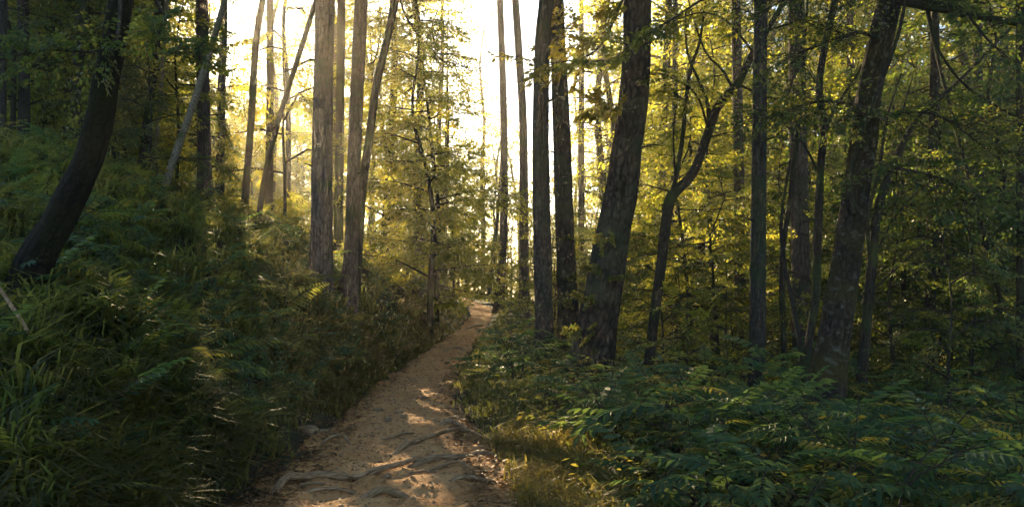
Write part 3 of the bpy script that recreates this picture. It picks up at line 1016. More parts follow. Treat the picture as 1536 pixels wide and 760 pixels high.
def copy_thing(name, kindset, x, y, sc, rz, what, cat, group, parts=('trunk', 'crown'), offs=None, tilt=0., tall=0., reach=1.2):
    if tall:
        sc = min(sc, (lane_top(x, y, reach) - Hs(x, y)) / tall)
        if sc < .42:
            return None
    root = bpy.data.objects.new(name, None)
    root.empty_display_size = .3
    COL.objects.link(root)
    z = Hs(x, y)
    root.location = (x, y, z - .03)
    root.rotation_euler = (tilt, 0, rz)
    root.scale = (sc, sc, sc)
    for p, me in zip(parts, kindset):
        if me is None:
            continue
        c = ob(p, me, root)
        if offs is not None and p == 'crown':
            c.location = offs
    plan(root, what, cat, px_of(x, y, z + 1)[0], group)
    return root


def spot(px, d):
    return (px - 768) / F * d, d


br = np.random.default_rng(2024)
taken = []


def free(x, y, m):
    for a, b, c in taken:
        if (x - a) ** 2 + (y - b) ** 2 < (m + c) ** 2:
            return False
    return True


# tall straight trunks far in
n = 0
tries = 0
while n < 104 and tries < 5000:
    tries += 1
    d = br.uniform(30, 92)
    px = br.uniform(-20, 1560)
    x, y = spot(px, d)
    lane = in_lane(x, y, 2.2)
    if abs(.948 * x + .317 * y - 4.4) < .7 or in_lane(x, y, .5) and br.random() < .6:
        continue
    if not clear_of_path(x, y, 1.2) or not free(x, y, 1.2):
        continue
    if 690 < px < 905 and (br.random() < .45 or d < 55):
        continue
    if shades(x, y, 8, 21, 2.2) or shades(x, y, 0, 21, .35):
        continue
    taken.append((x, y, .8))
    k = int(br.integers(4))
    crown = TALLC[int(br.integers(2))] if br.random() < .35 else TALLB[int(br.integers(3))]
    if 600 < px < 930:
        crown = TALLS[n % 2] if px > 690 else TALLB[n % 3]
    if lane:
        crown = TALLS[n % 2]
    copy_thing('forest_tree', (TALLT[k][0], crown), x, y, br.uniform(.8, 1.25), br.uniform(0, 6.28), 'far slim trunk', 'tree', 'slim trunks standing deep in the wood', offs=TALLT[k][1])
    n += 1

# crowned trees that shade the thicket on the low side of the path
for q, d, sc in [(-4.4, 40, 1.), (-5.2, 54, 1.1), (-5.4, 44, 1.), (-7.5, 38, .95), (-8.5, 55, 1.15), (-11, 48, 1.05), (.9, 66, 1.2), (2.4, 60, 1.15), (-.4, 80, 1.25), (3.2, 78, 1.2), (-1.7, 70, 1.2), (.3, 92, 1.25), (1.9, 100, 1.25), (-2.2, 96, 1.25), (7.2, 72, 1.2), (9.0, 80, 1.2), (13.2, 78, 1.15), (20, 40, .9), (24, 46, 1.), (22.5, 54, 1.05), (27, 52, 1.), (30, 44, .95), (31, 58, 1.1), (34, 50, 1.), (36, 42, .95), (38, 60, 1.1), (26, 36, .85), (33, 36, .85), (29, 66, 1.2), (40, 50, 1.), (3.9, 62, 1.1), (5.4, 74, 1.2), (14.2, 52, 1.0), (16, 66, 1.1)]:
    x, y = (q - .317 * d) / .948, float(d)
    if shades(x, y, 8, 22, 2.0):
        continue
    if not clear_of_path(x, y, .9):
        x -= 1.5
    taken.append((x, y, .8))
    k = int(br.integers(4))
    copy_thing('forest_tree', (TALLT[k][0], TALLS[k % 2] if -1 < q < 14 else TALLB[k % 3]), x, y, sc, br.uniform(0, 6.28), 'far slim trunk', 'tree', 'slim trunks standing deep in the wood', offs=TALLT[k][1])

# the tall edge of the wood, seen either side of the glow
for i, (px, d, sc) in enumerate([(226, 92, 1.25), (252, 104, 1.35), (283, 96, 1.3), (296, 112, 1.35), (398, 98, 1.3), (424, 108, 1.35), (452, 94, 1.25), (478, 104, 1.3), (366, 112, 1.3)]):
    x, y = spot(px, d)
    if shades(x, y, 8, 26, 1.2):
        continue
    taken.append((x, y, .8))
    copy_thing('forest_tree', (TALLT[i % 4][0], TALLB[i % 3]), x, y, sc, i * 2.1, 'far slim trunk', 'tree', 'slim trunks standing deep in the wood', offs=TALLT[i % 4][1])

# added unseen trees beside and behind the viewer, keeping the thicket in shade
for i, (x, y, sc) in enumerate([(9.5, 4, .9), (13, 9, 1.), (6.5, -3, .85), (11, -4, 1.), (4.5, -9, .95), (9, -11, 1.05), (15, 1, 1.05), (16, -9, 1.1), (2.5, -16, 1.05)]):
    k = i % 4
    o = copy_thing('forest_tree', (TALLT[k][0], TALLB[k % 3]), x, y, sc, i * 1.3, 'far slim trunk', 'tree', 'added shade trees out of view past the thicket', offs=TALLT[k][1])
    PENDING.pop()
    o['label'] = ORD[i] + ' added shade tree out of view past the fern thicket, counted from its edge'

# understorey trees with leaves in view, placed where the photograph shows leaves
U = [  # px, depth, kind, scale
    (185, 30, 2, .75), (110, 27, 2, 1.05), (45, 24, 2, 1.05), (130, 22, 0, .9), (-12, 20, 0, 1.), (85, 36, 2, 1.2), (10, 40, 2, 1.2), (566, 22, 0, .95), (640, 27, 2, .85), (652, 24, 2, .8), (670, 31, 2, .85), (580, 31, 2, .9), (560, 27, 2, .9), (690, 36, 0, .62), (610, 36, 2, .9), (655, 44, 1, .9), (540, 40, 2, 1.1), (500, 30, 0, 1.), (450, 26, 1, 1.), (420, 34, 2, 1.1),
    (350, 30, 0, 1.), (380, 42, 2, 1.2), (330, 44, 2, 1.2), (280, 30, 1, .9), (255, 48, 2, .9), (165, 27, 0, .75), (160, 36, 2, 1.1), (90, 22, 3, .9), (20, 18, 3, .8), (60, 30, 2, 1.), (-20, 26, 2, 1.), (130, 17, 4, .7),
    (715, 62, 1, .9), (670, 58, 0, .9), (760, 66, 1, .7), (800, 52, 1, .65), (830, 44, 0, .5), (880, 40, 1, .65), (900, 30, 4, .7), (905, 52, 0, .7), (850, 70, 0, .7),
    (985, 24, 0, .9), (1040, 19, 1, .85), (1080, 26, 0, 1.), (1020, 34, 2, 1.), (960, 38, 2, .95), (1160, 22, 1, 1.), (1130, 33, 2, 1.05), (1075, 17, 4, .75), (1180, 18.5, 4, .8), (1220, 27, 0, 1.),
    (1255, 19, 3, .9), (1300, 24, 0, 1.), (1340, 17, 3, .85), (1370, 21, 3, 1.), (1430, 18, 4, 1.), (1440, 26, 2, .95), (1500, 17, 3, 1.), (1520, 23, 3, 1.05), (1560, 19, 2, .9), (1290, 36, 2, 1.1), (1390, 36, 2, 1.1), (1480, 38, 2, 1.1), (1200, 40, 2, 1.1),
    (1330, 14.5, 4, .7), (1460, 14, 4, .75), (1540, 14.5, 3, .7),
]
for (px, d, k, s) in U:
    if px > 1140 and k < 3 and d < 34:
        k = 3 if k != 1 else 4  # thicket side takes the dark leaf kinds: shade put into the leaf colour
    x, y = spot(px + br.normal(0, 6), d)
    for off in (0, 1.2, -1.2, 2.4, -2.4, 3.4, -3.4):
        if not shades(x + off, y, (1.2, .7, 1.5, .9, .6)[k] * s, (9, 7, 11, 8, 6)[k] * s, 1.3 * s):
            x += off
            break
    taken.append((x, y, .5))
    copy_thing('understorey_tree', UNDER[k], x, y, s * br.uniform(.92, 1.08), br.uniform(0, 6.28), 'dark leafy tree' if k > 2 else 'sunlit leafy tree', 'tree', 'leafy understorey trees', tilt=br.normal(0, .03), tall=(9.3, 7.3, 11.3, 8.3, 6.3)[k], reach=1.8)
n = 0
tries = 0
while n < 125 and tries < 5000:
    tries += 1
    d = br.uniform(40, 105)
    px = br.uniform(-40, 1580)
    x, y = spot(px, d)
    if not clear_of_path(x, y, 2.0) or not free(x, y, 1.5):
        continue
    gap = 640 < px < 930
    if gap:
        continue
    taken.append((x, y, .8))
    s = br.uniform(.8, 1.25)
    if shades(x, y, .8, 12 * s, 1.8):
        continue
    k = 2 if px > 1200 else int(br.integers(3)) if px > 900 else int(br.integers(2))  # far trees on the thicket side get dark leaves as painted shade
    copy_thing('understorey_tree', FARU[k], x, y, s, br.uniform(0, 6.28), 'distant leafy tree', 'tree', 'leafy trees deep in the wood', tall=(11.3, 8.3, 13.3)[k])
    n += 1
for px in np.arange(566, 944, 11):
    for q in range(40):
        d = br.uniform(54, 104)
        x, y = spot(px + br.normal(0, 4), d)
        if clear_of_path(x, y, 1.3) and free(x, y, .9) and not shades(x, y, .4, 10, 1.6):
            break
    else:
        continue
    taken.append((x, y, .8))
    top = np.interp(px, [560, 620, 690, 790, 850, 930], [70, 130, 205, 225, 285, 170]) + br.normal(0, 32)
    k = int(br.integers(2))
    hgt = CAM_Z + (440 - top) / F * d - Hs(x, y)
    copy_thing('understorey_tree', FARS[k], x, y, hgt / (11, 8)[k], br.uniform(0, 6.28), 'distant leafy tree', 'tree', 'leafy trees deep in the wood')
# slender leafy trees whose sprays cross the glow between the bank trunks
for px, d, k, sc in [(262, 25, 2, 1.75), (425, 28, 0, 2.4), (232, 29, 0, 2.5), (300, 31, 2, 2.0)]:
    x, y = spot(px, d)
    taken.append((x, y, .4))
    copy_thing('understorey_tree', SAPL[k], x, y, sc, px * .7, 'slender leafy tree', 'tree', 'slender leafy trees between the bank trunks')

# the last trees before the open sky, standing low enough to let the sun over them
for px in np.linspace(185, 505, 26):
    for q in range(20):
        d = br.uniform(84, 112)
        x, y = spot(px + br.normal(0, 5), d)
        if free(x, y, .8):
            break
    taken.append((x, y, .6))
    k = int(br.integers(2))
    copy_thing('understorey_tree', FARU[k], x, y, br.uniform(1.5, 2.2), br.uniform(0, 6.28), 'distant leafy tree', 'tree', 'leafy trees deep in the wood', tall=(11.3, 8.3)[k], reach=.5)
# saplings
n = 0
tries = 0
while n < 64 and tries < 3000:
    tries += 1
    d = br.uniform(11, 42)
    px = br.uniform(-20, 1560)
    x, y = spot(px, d)
    if not clear_of_path(x, y, 1.5 if d > 15 else 2.4) or not free(x, y, .3):
        continue
    if 740 < px < 960 and d < 17:
        continue
    if px < 560 and d < 17:
        continue
    if shades(x, y, .1, 4, .8):
        continue
    taken.append((x, y, .3))
    k = int(br.integers(3))
    copy_thing('sapling', SAPL[k], x, y, br.uniform(.6, 1.1), br.uniform(0, 6.28), 'thin leafy sapling', 'sapling', 'leafy saplings', tall=(3.4, 2.6, 4.4)[k], reach=.2)
    n += 1


# ------------------------------------------------------------------ low plants
def frond(mb, r, foot, az, L, rise, pairs=15, wl=.30, mat=0, tint=.5, fine=False):
    n = pairs + 3
    u = np.linspace(0, 1, n)
    ang = rise * (1 - u) ** 1.0 - .45 * u
    st = L / (n - 1)
    h = np.concatenate([[0], np.cumsum(np.cos(ang[:-1]) * st)])
    z = np.concatenate([[0], np.cumsum(np.sin(ang[:-1]) * st)])
    e = np.array([math.cos(az), math.sin(az), 0])
    sd = np.array([-e[1], e[0], 0])
    bend = r.normal(0, .12) * u * u * L
    P = foot + h[:, None] * e + z[:, None] * np.array([0, 0, 1]) + bend[:, None] * sd
    tube(mb, P[::3] if n % 3 == 1 else np.vstack([P[::3], P[-1]]), np.linspace(.006, .0015, len(P[::3]) + (0 if n % 3 == 1 else 1)), 3, .2, 0, mat=1)
    T = unit(np.gradient(P, axis=0))
    k = np.arange(2, n)
    uu = u[k]
    prof = np.minimum(1, (uu - .02) * 5) * (1 - uu) ** .75 + .04
    for s in (-1, 1):
        ln = L * wl * prof * r.uniform(.85, 1.1, len(k))
        D = unit(s * sd[None] + T[k] * (.35 + .5 * uu)[:, None] + r.normal(0, .06, (len(k), 3)) - np.array([0, 0, .12]))
        Nn = unit(np.cross(T[k], np.broadcast_to(sd, (len(k), 3))) + r.normal(0, .18, (len(k), 3)))
        Nn *= np.sign(Nn[:, 2:3] + 1e-6)
        tt = np.clip(tint + r.normal(0, .08, len(k)), 0, 1)
        if not fine:
            leaves(mb, P[k], D, Nn, ln, ln * .27, mat, tt, droop=.2)
        else:
            for i in range(len(k)):
                m = max(2, int(ln[i] / .022))
                v = (np.arange(m) + .5) / m
                S = unit(np.cross(D[i], Nn[i]))
                for q in (-1, 1):
                    leaves(mb, P[k[i]] + D[i] * (v * ln[i])[:, None] - Nn[i] * (v * v * ln[i] * .2)[:, None], unit(q * S + D[i] * .55), np.broadcast_to(Nn[i], (m, 3)),
                           ln[i] * .27 * (1 - v * .8) + .006, (ln[i] * .27 * (1 - v * .8) + .006) * .5, mat, tt[i])
                leaves(mb, P[k[i]][None], D[i][None], Nn[i][None], ln[i], ln[i] * .1, mat, tt[i])


def fern(seed, nf, L, fine=False, mat=M_FERN):
    r = np.random.default_rng(seed)
    mb = MB()
    a0 = r.uniform(0, 6.28)
    for k in range(nf):
        frond(mb, r, r.normal(0, .03, 3) * [1, 1, 0], a0 + k * 6.28 / nf + r.normal(0, .25), L * r.uniform(.7, 1.15), r.uniform(.75, 1.25), 16, .26, 0, np.clip(r.normal(.5, .16), 0, 1), fine)
    return mb.mesh('fern', [mat, M_TWIG])


def compound(mb, r, foot, az, L, pitch, pairs, tint, leaflet=.27, wr=.36, mat=0):
    """a pinnate leaf: leaflets in pairs along a stalk, one at the end"""
    m = mat3(az, pitch, r.normal(0, .2))
    u = np.linspace(.24, .95, pairs)
    x = np.concatenate([u, u, [1]]) * L
    s = np.concatenate([np.ones(pairs), -np.ones(pairs), [0]])
    zz = -.22 * x * x / L
    C = np.stack([x, 0 * x, zz], 1)
    ang = s * r.uniform(.85, 1.1) * (1 - .25 * x / L)
    D = np.stack([np.cos(ang), np.sin(ang), -.15 - .3 * x / L + r.normal(0, .1, len(x))], 1)
    Nn = unit(np.stack([r.normal(.1, .15, len(x)), -s * .2 + r.normal(0, .15, len(x)), np.ones(len(x))], 1))
    ln = L * leaflet * (1 - .35 * np.abs(x / L - .55)) * r.uniform(.88, 1.1, len(x))
    leaves(mb, C @ m.T + foot, D @ m.T, Nn @ m.T, ln, ln * wr, mat, np.clip(tint + r.normal(0, .1, len(x)), 0, 1), True, .18, .16)
    Q = np.array([[0, 0, 0], [L * .5, 0, -.055 * L], [L, 0, -.22 * L]]) @ m.T + foot
    tube(mb, Q, [.004, .003, .0015], 3, .2, 0, mat=1)


def rowan(seed, h, nl, L, mat=M_ROWAN, stems=2):
    r = np.random.default_rng(seed)
    mb = MB()
    for s in range(stems):
        hh = h * r.uniform(.65, 1.1)
        P = np.array([[r.normal(0, .05), r.normal(0, .05), -.05], [r.normal(0, .08), r.normal(0, .08), hh * .5], [r.normal(0, .22), r.normal(0, .22), hh]])
        tube(mb, P, [.009, .007, .003], 5, .15, 0, mat=1)
        S = spline(P, 30)
        for k in range(nl):
            t = .22 + .78 * (k + r.random() * .5) / nl
            compound(mb, r, S[min(29, int(t * 29))], k * 2.4 + r.normal(0, .4) + s, L * r.uniform(.7, 1.15), r.uniform(-.1, .5) + (.35 if k == nl - 1 else 0), int(r.integers(5, 8)), np.clip(r.normal(.5, .18), 0, 1))
    return mb.mesh('leafy_plant', [mat, M_TWIG])


FERNS = [fern(201, 7, .85), fern(202, 8, .7), fern(203, 6, .95), fern(204, 8, .78)]
FERNF = [fern(205, 7, .88, True), fern(206, 8, .75, True)]
FERNY = [fern(207, 5, .6, False, M_YELLOW), fern(208, 6, .6, False, M_RUST)]
ROW = [rowan(211, .7, 8, .50), rowan(212, .55, 7, .56), rowan(213, .85, 9, .46), rowan(214, .5, 7, .52, stems=3), rowan(215, .7, 9, .36, M_FERN, 2)]
ROWY = [rowan(216, .8, 7, .30, M_YELLOW, 1), rowan(217, .6, 6, .30, M_YELLOW, 1)]

PLANTS = []


def plant(name, me, x, y, sc, what, cat, group, tilt=(0, 0), dz=-.02):
    z = Hs(x, y)
    o = ob(name, me, None, (x, y, z + dz))
    o.scale = (sc, sc, sc * pr.uniform(.85, 1.15))
    o.rotation_euler = (tilt[0], tilt[1], pr.uniform(0, 6.28))
    o['category'] = cat
    o['group'] = group
    PLANTS.append((o, what, px_of(x, y, z + .3)[0], y))
    return o


pr = np.random.default_rng(909)


def scatter(n, gap, pxr, dr, name, meshes, scr, what, cat, group, ok=None, tilt=None, dpow=1.):
    c = t = 0
    spots = []
    while c < n and t < 6000:
        t += 1
        d = dr[0] + (dr[1] - dr[0]) * pr.random() ** dpow
        x, y = spot(pr.uniform(*pxr), d)
        if not clear_of_path(x, y, .32):
            continue
        if ok and not ok(x, y):
            continue
        if shades(x, y, -.1, 1.2, .5):
            continue
        g = gap * (.6 + .05 * d)
        if any((x - a) ** 2 + (y - b) ** 2 < g * g for a, b in spots):
            continue
        spots.append((x, y))
        plant(name, meshes[int(pr.integers(len(meshes)))], x, y, pr.uniform(*scr), what, cat, group, (0, 0) if tilt is None else (pr.normal(0, .12), tilt + pr.normal(0, .12)))
        c += 1


left = lambda x, y: x < np.interp(y, PD, PX)
right = lambda x, y: x > np.interp(y, PD, PX)
scatter(130, .36, (-60, 660), (4.6, 17), 'fern', FERNS + FERNF, (.6, 1.15), 'green fern', 'fern', 'ferns growing over the bank', left, .35, 1.3)
scatter(60, .55, (-40, 640), (13, 34), 'fern', FERNS, (.6, .95), 'bank crest fern', 'fern', 'ferns growing over the bank', left, .2)
scatter(80, .42, (-60, 660), (4.8, 24), 'leafy_plant', ROW, (.5, .9), 'dark leafy bank plant', 'plant', 'leafy plants growing over the bank', left, .2)
near_left = lambda x, y: left(x, y) and not clear_of_path(x, y, 2.4)
scatter(75, .34, (100, 720), (7, 34), 'fern', FERNS, (.5, .85), 'fern low on the bank', 'fern', 'ferns growing over the bank', near_left, .55, 1.2)
scatter(45, .36, (100, 720), (7, 30), 'leafy_plant', ROW, (.4, .7), 'leafy plant low on the bank', 'plant', 'leafy plants growing over the bank', near_left, .5, 1.2)
scatter(34, .4, (100, 640), (6, 16), 'fern', FERNY, (.5, .85), 'yellowing fern', 'fern', 'yellowing ferns on the bank', left, .3)
scatter(150, .36, (640, 1620), (5.0, 15), 'leafy_plant', ROW, (.62, 1.05), 'feathery dark green plant', 'plant', 'feathery leaved plants below the trees', lambda x, y: right(x, y) and clear_of_path(x, y, .7 if y < 12 else .35), None, 1.2)
scatter(40, .5, (760, 1600), (5, 16), 'fern', FERNF + FERNS, (.55, .9), 'drooping fern', 'fern', 'ferns below the trees', lambda x, y: right(x, y) and clear_of_path(x, y, .9), None)
scatter(60, .7, (760, 1600), (14, 34), 'leafy_plant', ROW, (.6, 1.0), 'shaded leafy plant', 'plant', 'leafy plants deep in the wood', right, None)
scatter(20, .5, (820, 1450), (5.2, 12.5), 'leafy_plant', ROWY, (.6, .95), 'yellow leaved plant', 'plant', 'yellow leaved plants', lambda x, y: right(x, y) and clear_of_path(x, y, 1.0), None)


def plant_labels():
    g = {}
    for o, what, px, d in PLANTS:
        k = min(range(len(LM)), key=lambda i: abs(LM[i][0] - px))
        g.setdefault((what, k), []).append((d, o))
    for (what, k), lst in g.items():
        lst.sort(key=lambda a: a[0])
        for i, (d, o) in enumerate(lst):
            o['label'] = (ORD[i] + ' ' + what + ' back, in line with ' + LM[k][1]) if len(lst) > 1 else 'only ' + what + ' in line with ' + LM[k][1]


# ------------------------------------------------------------------ grass, ground cover, litter (uncountable)
def blades(name, n_clump, per, area, lenr, mat, label, wid=.006, ok=None, downhill=.5, spread=.10):
    r = np.random.default_rng(abs(hash(name)) % 1000 if False else sum(map(ord, name)))
    k = 0
    cx, cy = [], []
    while k < n_clump:
        m = n_clump
        d = area[2] + (area[3] - area[2]) * r.random(m) ** 1.5
        px = r.uniform(area[0], area[1], m)
        x = (px - 768) / F * d
        good = np.array([ok(a, b) for a, b in zip(x, d)])
        cx.append(x[good])
        cy.append(d[good])
        k += good.sum()
    cx, cy = np.concatenate(cx)[:n_clump], np.concatenate(cy)[:n_clump]
    cl = r.uniform(.6, 1.3, n_clump)
    ct = np.clip(r.normal(.45, .2, n_clump), 0, 1)
    x = np.repeat(cx, per) + r.normal(0, spread, n_clump * per)
    y = np.repeat(cy, per) + r.normal(0, spread, n_clump * per)
    n = len(x)
    z = H(x, y) - .01
    L = np.repeat(cl, per) * r.uniform(lenr[0], lenr[1], n)
    az = r.uniform(0, 6.28, n)
    out = np.stack([np.cos(az) + downhill, np.sin(az) - .3 * downhill, 0 * az], 1)
    out = unit(out)
    lean = r.uniform(.25, .9, n)[:, None]
    p0 = np.stack([x, y, z], 1)
    up = np.array([0, 0, 1.])
    p1 = p0 + L[:, None] * .55 * unit(up + out * lean * .7)
    p2 = p1 + L[:, None] * .5 * unit(up * (.75 - 1.3 * lean) + out)
    sd = np.stack([-out[:, 1], out[:, 0], 0 * az], 1) * (wid * r.uniform(.6, 1.4, n) * (1 + y / 12))[:, None]
    V = np.stack([p0 - sd * .7, p0 + sd * .7, p1 + sd, p1 - sd, p2], 1).reshape(-1, 3)
    b = np.arange(n)[:, None] * 5
    t = np.repeat(np.clip(np.repeat(ct, per) + r.normal(0, .1, n), 0, 1), 5)
    mb = MB()
    mb.add(V, b + np.array([0, 1, 2, 3]), 0, t)
    k0 = mb.n - len(V)
    mb.f3.append((b + np.array([3, 2, 4])).astype(np.int32) + k0)
    mb.m3.append(np.zeros(n, np.int32))
    return tag(kind(ob(name, mb.mesh(name, [mat])), 'stuff'), label, 'grass')


off_path = lambda m: (lambda x, y: clear_of_path(x, y, m))
blades('grass', 850, 30, (-60, 620, 4.2, 20), (.2, .5), M_GRASS, 'long arching green grass covering the bank', .007, spread=.075, ok=lambda x, y: left(x, y) and clear_of_path(x, y, .12))
blades('arching_grass', 130, 70, (30, 360, 4.6, 7.4), (.34, .62), M_GRASS, 'dense arching grass tussocks in the shaded near corner of the bank', .006, ok=lambda x, y: left(x, y) and clear_of_path(x, y, .1), spread=.07)
blades('verge_grass', 900, 20, (560, 1000, 5, 30), (.10, .24), M_GRASS, 'short green grass along the path verges', .004, ok=lambda x, y: clear_of_path(x, y, .02) and not clear_of_path(x, y, .7), downhill=0)
blades('dry_grass', 330, 22, (380, 720, 11, 40), (.16, .36), M_DRY, 'tawny dry grass hanging down the bank beside the path', .005, ok=lambda x, y: left(x, y) and clear_of_path(x, y, .05) and not clear_of_path(x, y, .75), downhill=1.1)
blades('dry_sedge', 260, 36, (690, 900, 5.2, 9.0), (.14, .32), M_DRY, 'rusty dry grass tufts along the low edge of the path', .004, ok=lambda x, y: right(x, y) and clear_of_path(x, y, .02) and not clear_of_path(x, y, .5), downhill=-.4)


def cover(name, n, area, mat, lenr, zr, label, ok=None, flat=.5, oval=False, dpow=1.6, wr=.5):
    r = np.random.default_rng(sum(map(ord, name)))
    X, Y = [], []
    k = 0
    while k < n:
        d = area[2] + (area[3] - area[2]) * r.random(n) ** dpow
        x = (r.uniform(area[0], area[1], n) - 768) / F * d
        xc = np.interp(d, PD, PX)
        w = np.interp(d, PD, PW)
        g = ok(x, d, xc, w)
        X.append(x[g])
        Y.append(d[g])
        k += g.sum()
    x, y = np.concatenate(X)[:n], np.concatenate(Y)[:n]
    cl = fbm(np.stack([x * 1.1, y * 1.1, 0 * x], 1), 2)
    z = top_z(x, y) + (r.uniform(zr[0], zr[1], n) * np.clip(.8 + cl, .15, 1.6) if zr[1] > .1 else r.uniform(zr[0], zr[1], n))
    az = r.uniform(0, 6.28, n)
    D = np.stack([np.cos(az), np.sin(az), r.normal(0, flat * .6, n)], 1)
    Nn = np.stack([r.normal(0, flat, n), r.normal(0, flat, n), np.ones(n)], 1)
    L = r.uniform(lenr[0], lenr[1], n) * (1 + y / 22)
    mb = MB()
    leaves(mb, np.stack([x, y, z], 1), D, unit(Nn), L, L * wr, 0, np.clip(.5 + .25 * cl + r.normal(0, .15, n), 0, 1), oval)
    return tag(kind(ob(name, mb.mesh(name, [mat])), 'stuff'), label, name.replace('_', ' '))


cover('ground_cover', 90000, (-80, 1620, 4.2, 70), M_FERN, (.035, .075), (.01, .2), 'low green leaves carpeting the forest floor', lambda x, y, xc, w: np.abs(x - xc) > w + .18)
cover('leaf_litter', 20000, (250, 1000, 4.6, 26), M_LITTER, (.022, .055), (.004, .022), 'brown dead leaves strewn along the path and its edges', lambda x, y, xc, w: (np.abs(x - xc) > w * .55) & (np.abs(x - xc) < w + .7), .25)
cover('trodden_litter', 5000, (250, 1000, 4.6, 20), M_LITTER, (.012, .034), (.003, .010), 'scraps of dead leaf scattered over the trodden earth', lambda x, y, xc, w: np.abs(x - xc) < w * .7, .2)


# ------------------------------------------------------------------ roots, stones, stick
def root_thing(rows, r0, label, lift=.018, r1=None):
    P = np.array([hit(*q) for q in rows])
    P[:, 2] = top_z(P[:, 0], P[:, 1])
    r0 = r0 * 1.25
    lift = lift + .012
    P[:, 2] += lift
    P[0, 2] -= lift + r0 * 1.5 + .05
    P[-1, 2] -= lift + r0 + .05
    org = P[len(P) // 2].copy()
    mb = MB()
    rad = np.linspace(r0, r1 or r0 * .45, len(P)) * np.random.default_rng(len(rows)).uniform(.85, 1.15, len(P))
    tube(mb, P - org, rad, 10, .03, .16, seed=rows[0][0] * .1)
    o = ob('tree_root', mb.mesh('tree_root', [M_ROOT]), None, org)
    return tag(o, label, 'root', 'bare roots in the path')


root_thing([(396, 757), (425, 735), (455, 724), (490, 720), (530, 722), (565, 719), (600, 709), (628, 697), (648, 690)], .027, 'long pale root winding right across the near end of the path', .02)
root_thing([(575, 690), (600, 680), (622, 669), (650, 662), (690, 652), (735, 648)], .026, 'thick root arching out of the low edge of the path', .014)
root_thing([(640, 646), (672, 640), (705, 648), (740, 662), (772, 660)], .022, 'upper root curling along the low path edge below the verge plants', .014)
root_thing([(590, 708), (640, 697), (690, 688), (735, 684), (775, 692)], .03, 'broad root ridge lying behind the long pale root', .012)
root_thing([(650, 727), (690, 722), (728, 724), (765, 716)], .02, 'short root at the near low corner of the path', .010)
root_thing([(420, 752), (470, 744), (520, 743), (560, 752)], .015, 'thin root running just in front of the long pale root', .010)
root_thing([(520, 758), (560, 748), (600, 745), (640, 750)], .03, 'knotted root lump at the bottom of the picture', .010)
root_thing([(470, 672), (490, 664), (515, 662), (532, 668)], .016, 'small root by the bank edge of the path', .010)
root_thing([(628, 697), (655, 703), (690, 702), (722, 708)], .014, 'thin root forking off the end of the long pale root', .014)
root_thing([(600, 709), (640, 716), (670, 714)], .012, 'thinnest root branching from the long pale root', .014)
root_thing([(545, 655), (580, 662), (612, 654), (640, 646)], .014, 'slim root stretching over the bare earth of the mid path', .010)
root_thing([(690, 668), (725, 672), (760, 678), (790, 674)], .018, 'slim root between the thick root and the broad ridge', .014)
root_thing([(650, 632), (684, 628), (720, 634)], .018, 'root peeping out below the plants where the low verge begins', .010)
root_thing([(430, 742), (450, 733), (480, 730), (500, 735)], .012, 'short rootlet beside the bank end of the long pale root', .014)
root_thing([(655, 532), (672, 527), (690, 524), (704, 526)], .04, 'root crossing the middle stretch of the path', .010)
root_thing([(690, 496), (708, 492), (726, 489), (740, 490)], .05, 'root step crossing the far stretch of the path', .010)


def stone(px, py, w, label):
    p = hit(px, py)
    rad = w / F * p[1] / 2
    r = np.random.default_rng(int(px * 7 + py))
    n1, n2 = 10, 14
    ph = np.linspace(0, math.pi, n1)
    th = np.linspace(0, 2 * math.pi, n2, endpoint=False)
    PH, TH = np.meshgrid(ph, th, indexing='ij')
    q = np.stack([np.sin(PH) * np.cos(TH), np.sin(PH) * np.sin(TH), np.cos(PH)], 2).reshape(-1, 3)
    d = 1 + .35 * fbm(q * 1.4 + r.uniform(0, 30, 3), 3)
    q = np.sign(q) * np.abs(q) ** .8 * d[:, None] * [1, r.uniform(.6, .9), r.uniform(.4, .6)] * rad
    i = np.arange(n1 - 1)[:, None] * n2
    j = np.arange(n2)[None]
    j2 = (j + 1) % n2
    f = np.stack([i + j, i + n2 + j, i + n2 + j2, i + j2], 2).reshape(-1, 4)
    mb = MB()
    mb.add(q, f)
    o = ob('stone', mb.mesh('stone', [M_STONE], True), None, (p[0], p[1], float(top_z(p[:1], p[1:2])[0]) + rad * .2))
    o.rotation_euler = (0, 0, r.uniform(0, 6))
    tag(o, label, 'stone', 'stones bedded in the path')


for a in [(462, 646, 40, 'largest flat stone, bedded at the bank edge of the path'), (487, 648, 24, 'stone touching the largest flat stone at the bank edge'), (566, 618, 16, 'flat stone in the middle of the path beyond the largest stone'),
          (534, 622, 9, 'small stone on the bank side of the mid path stones'), (583, 636, 14, 'dark stone just nearer than the flat mid path stone'), (598, 622, 12, 'pale stone beside the flat mid path stone'),
          (622, 598, 16, 'stone lying where the path starts to narrow'), (636, 596, 12, 'smaller stone beside the one where the path narrows'), (606, 630, 12, 'stone close to the low verge beside the dark stone'),
          (582, 718, 15, 'round stone resting against the long pale root'), (466, 690, 9, 'small stone on bare earth near the small bank root'), (545, 668, 8, 'tiny stone alone in the widest part of the path'),
          (672, 545, 9, 'little stone in the sunlit patch of path'), (716, 494, 9, 'stone near the far root step'), (608, 660, 10, 'stone between the roots on the low side of the path')]:
    stone(*a)

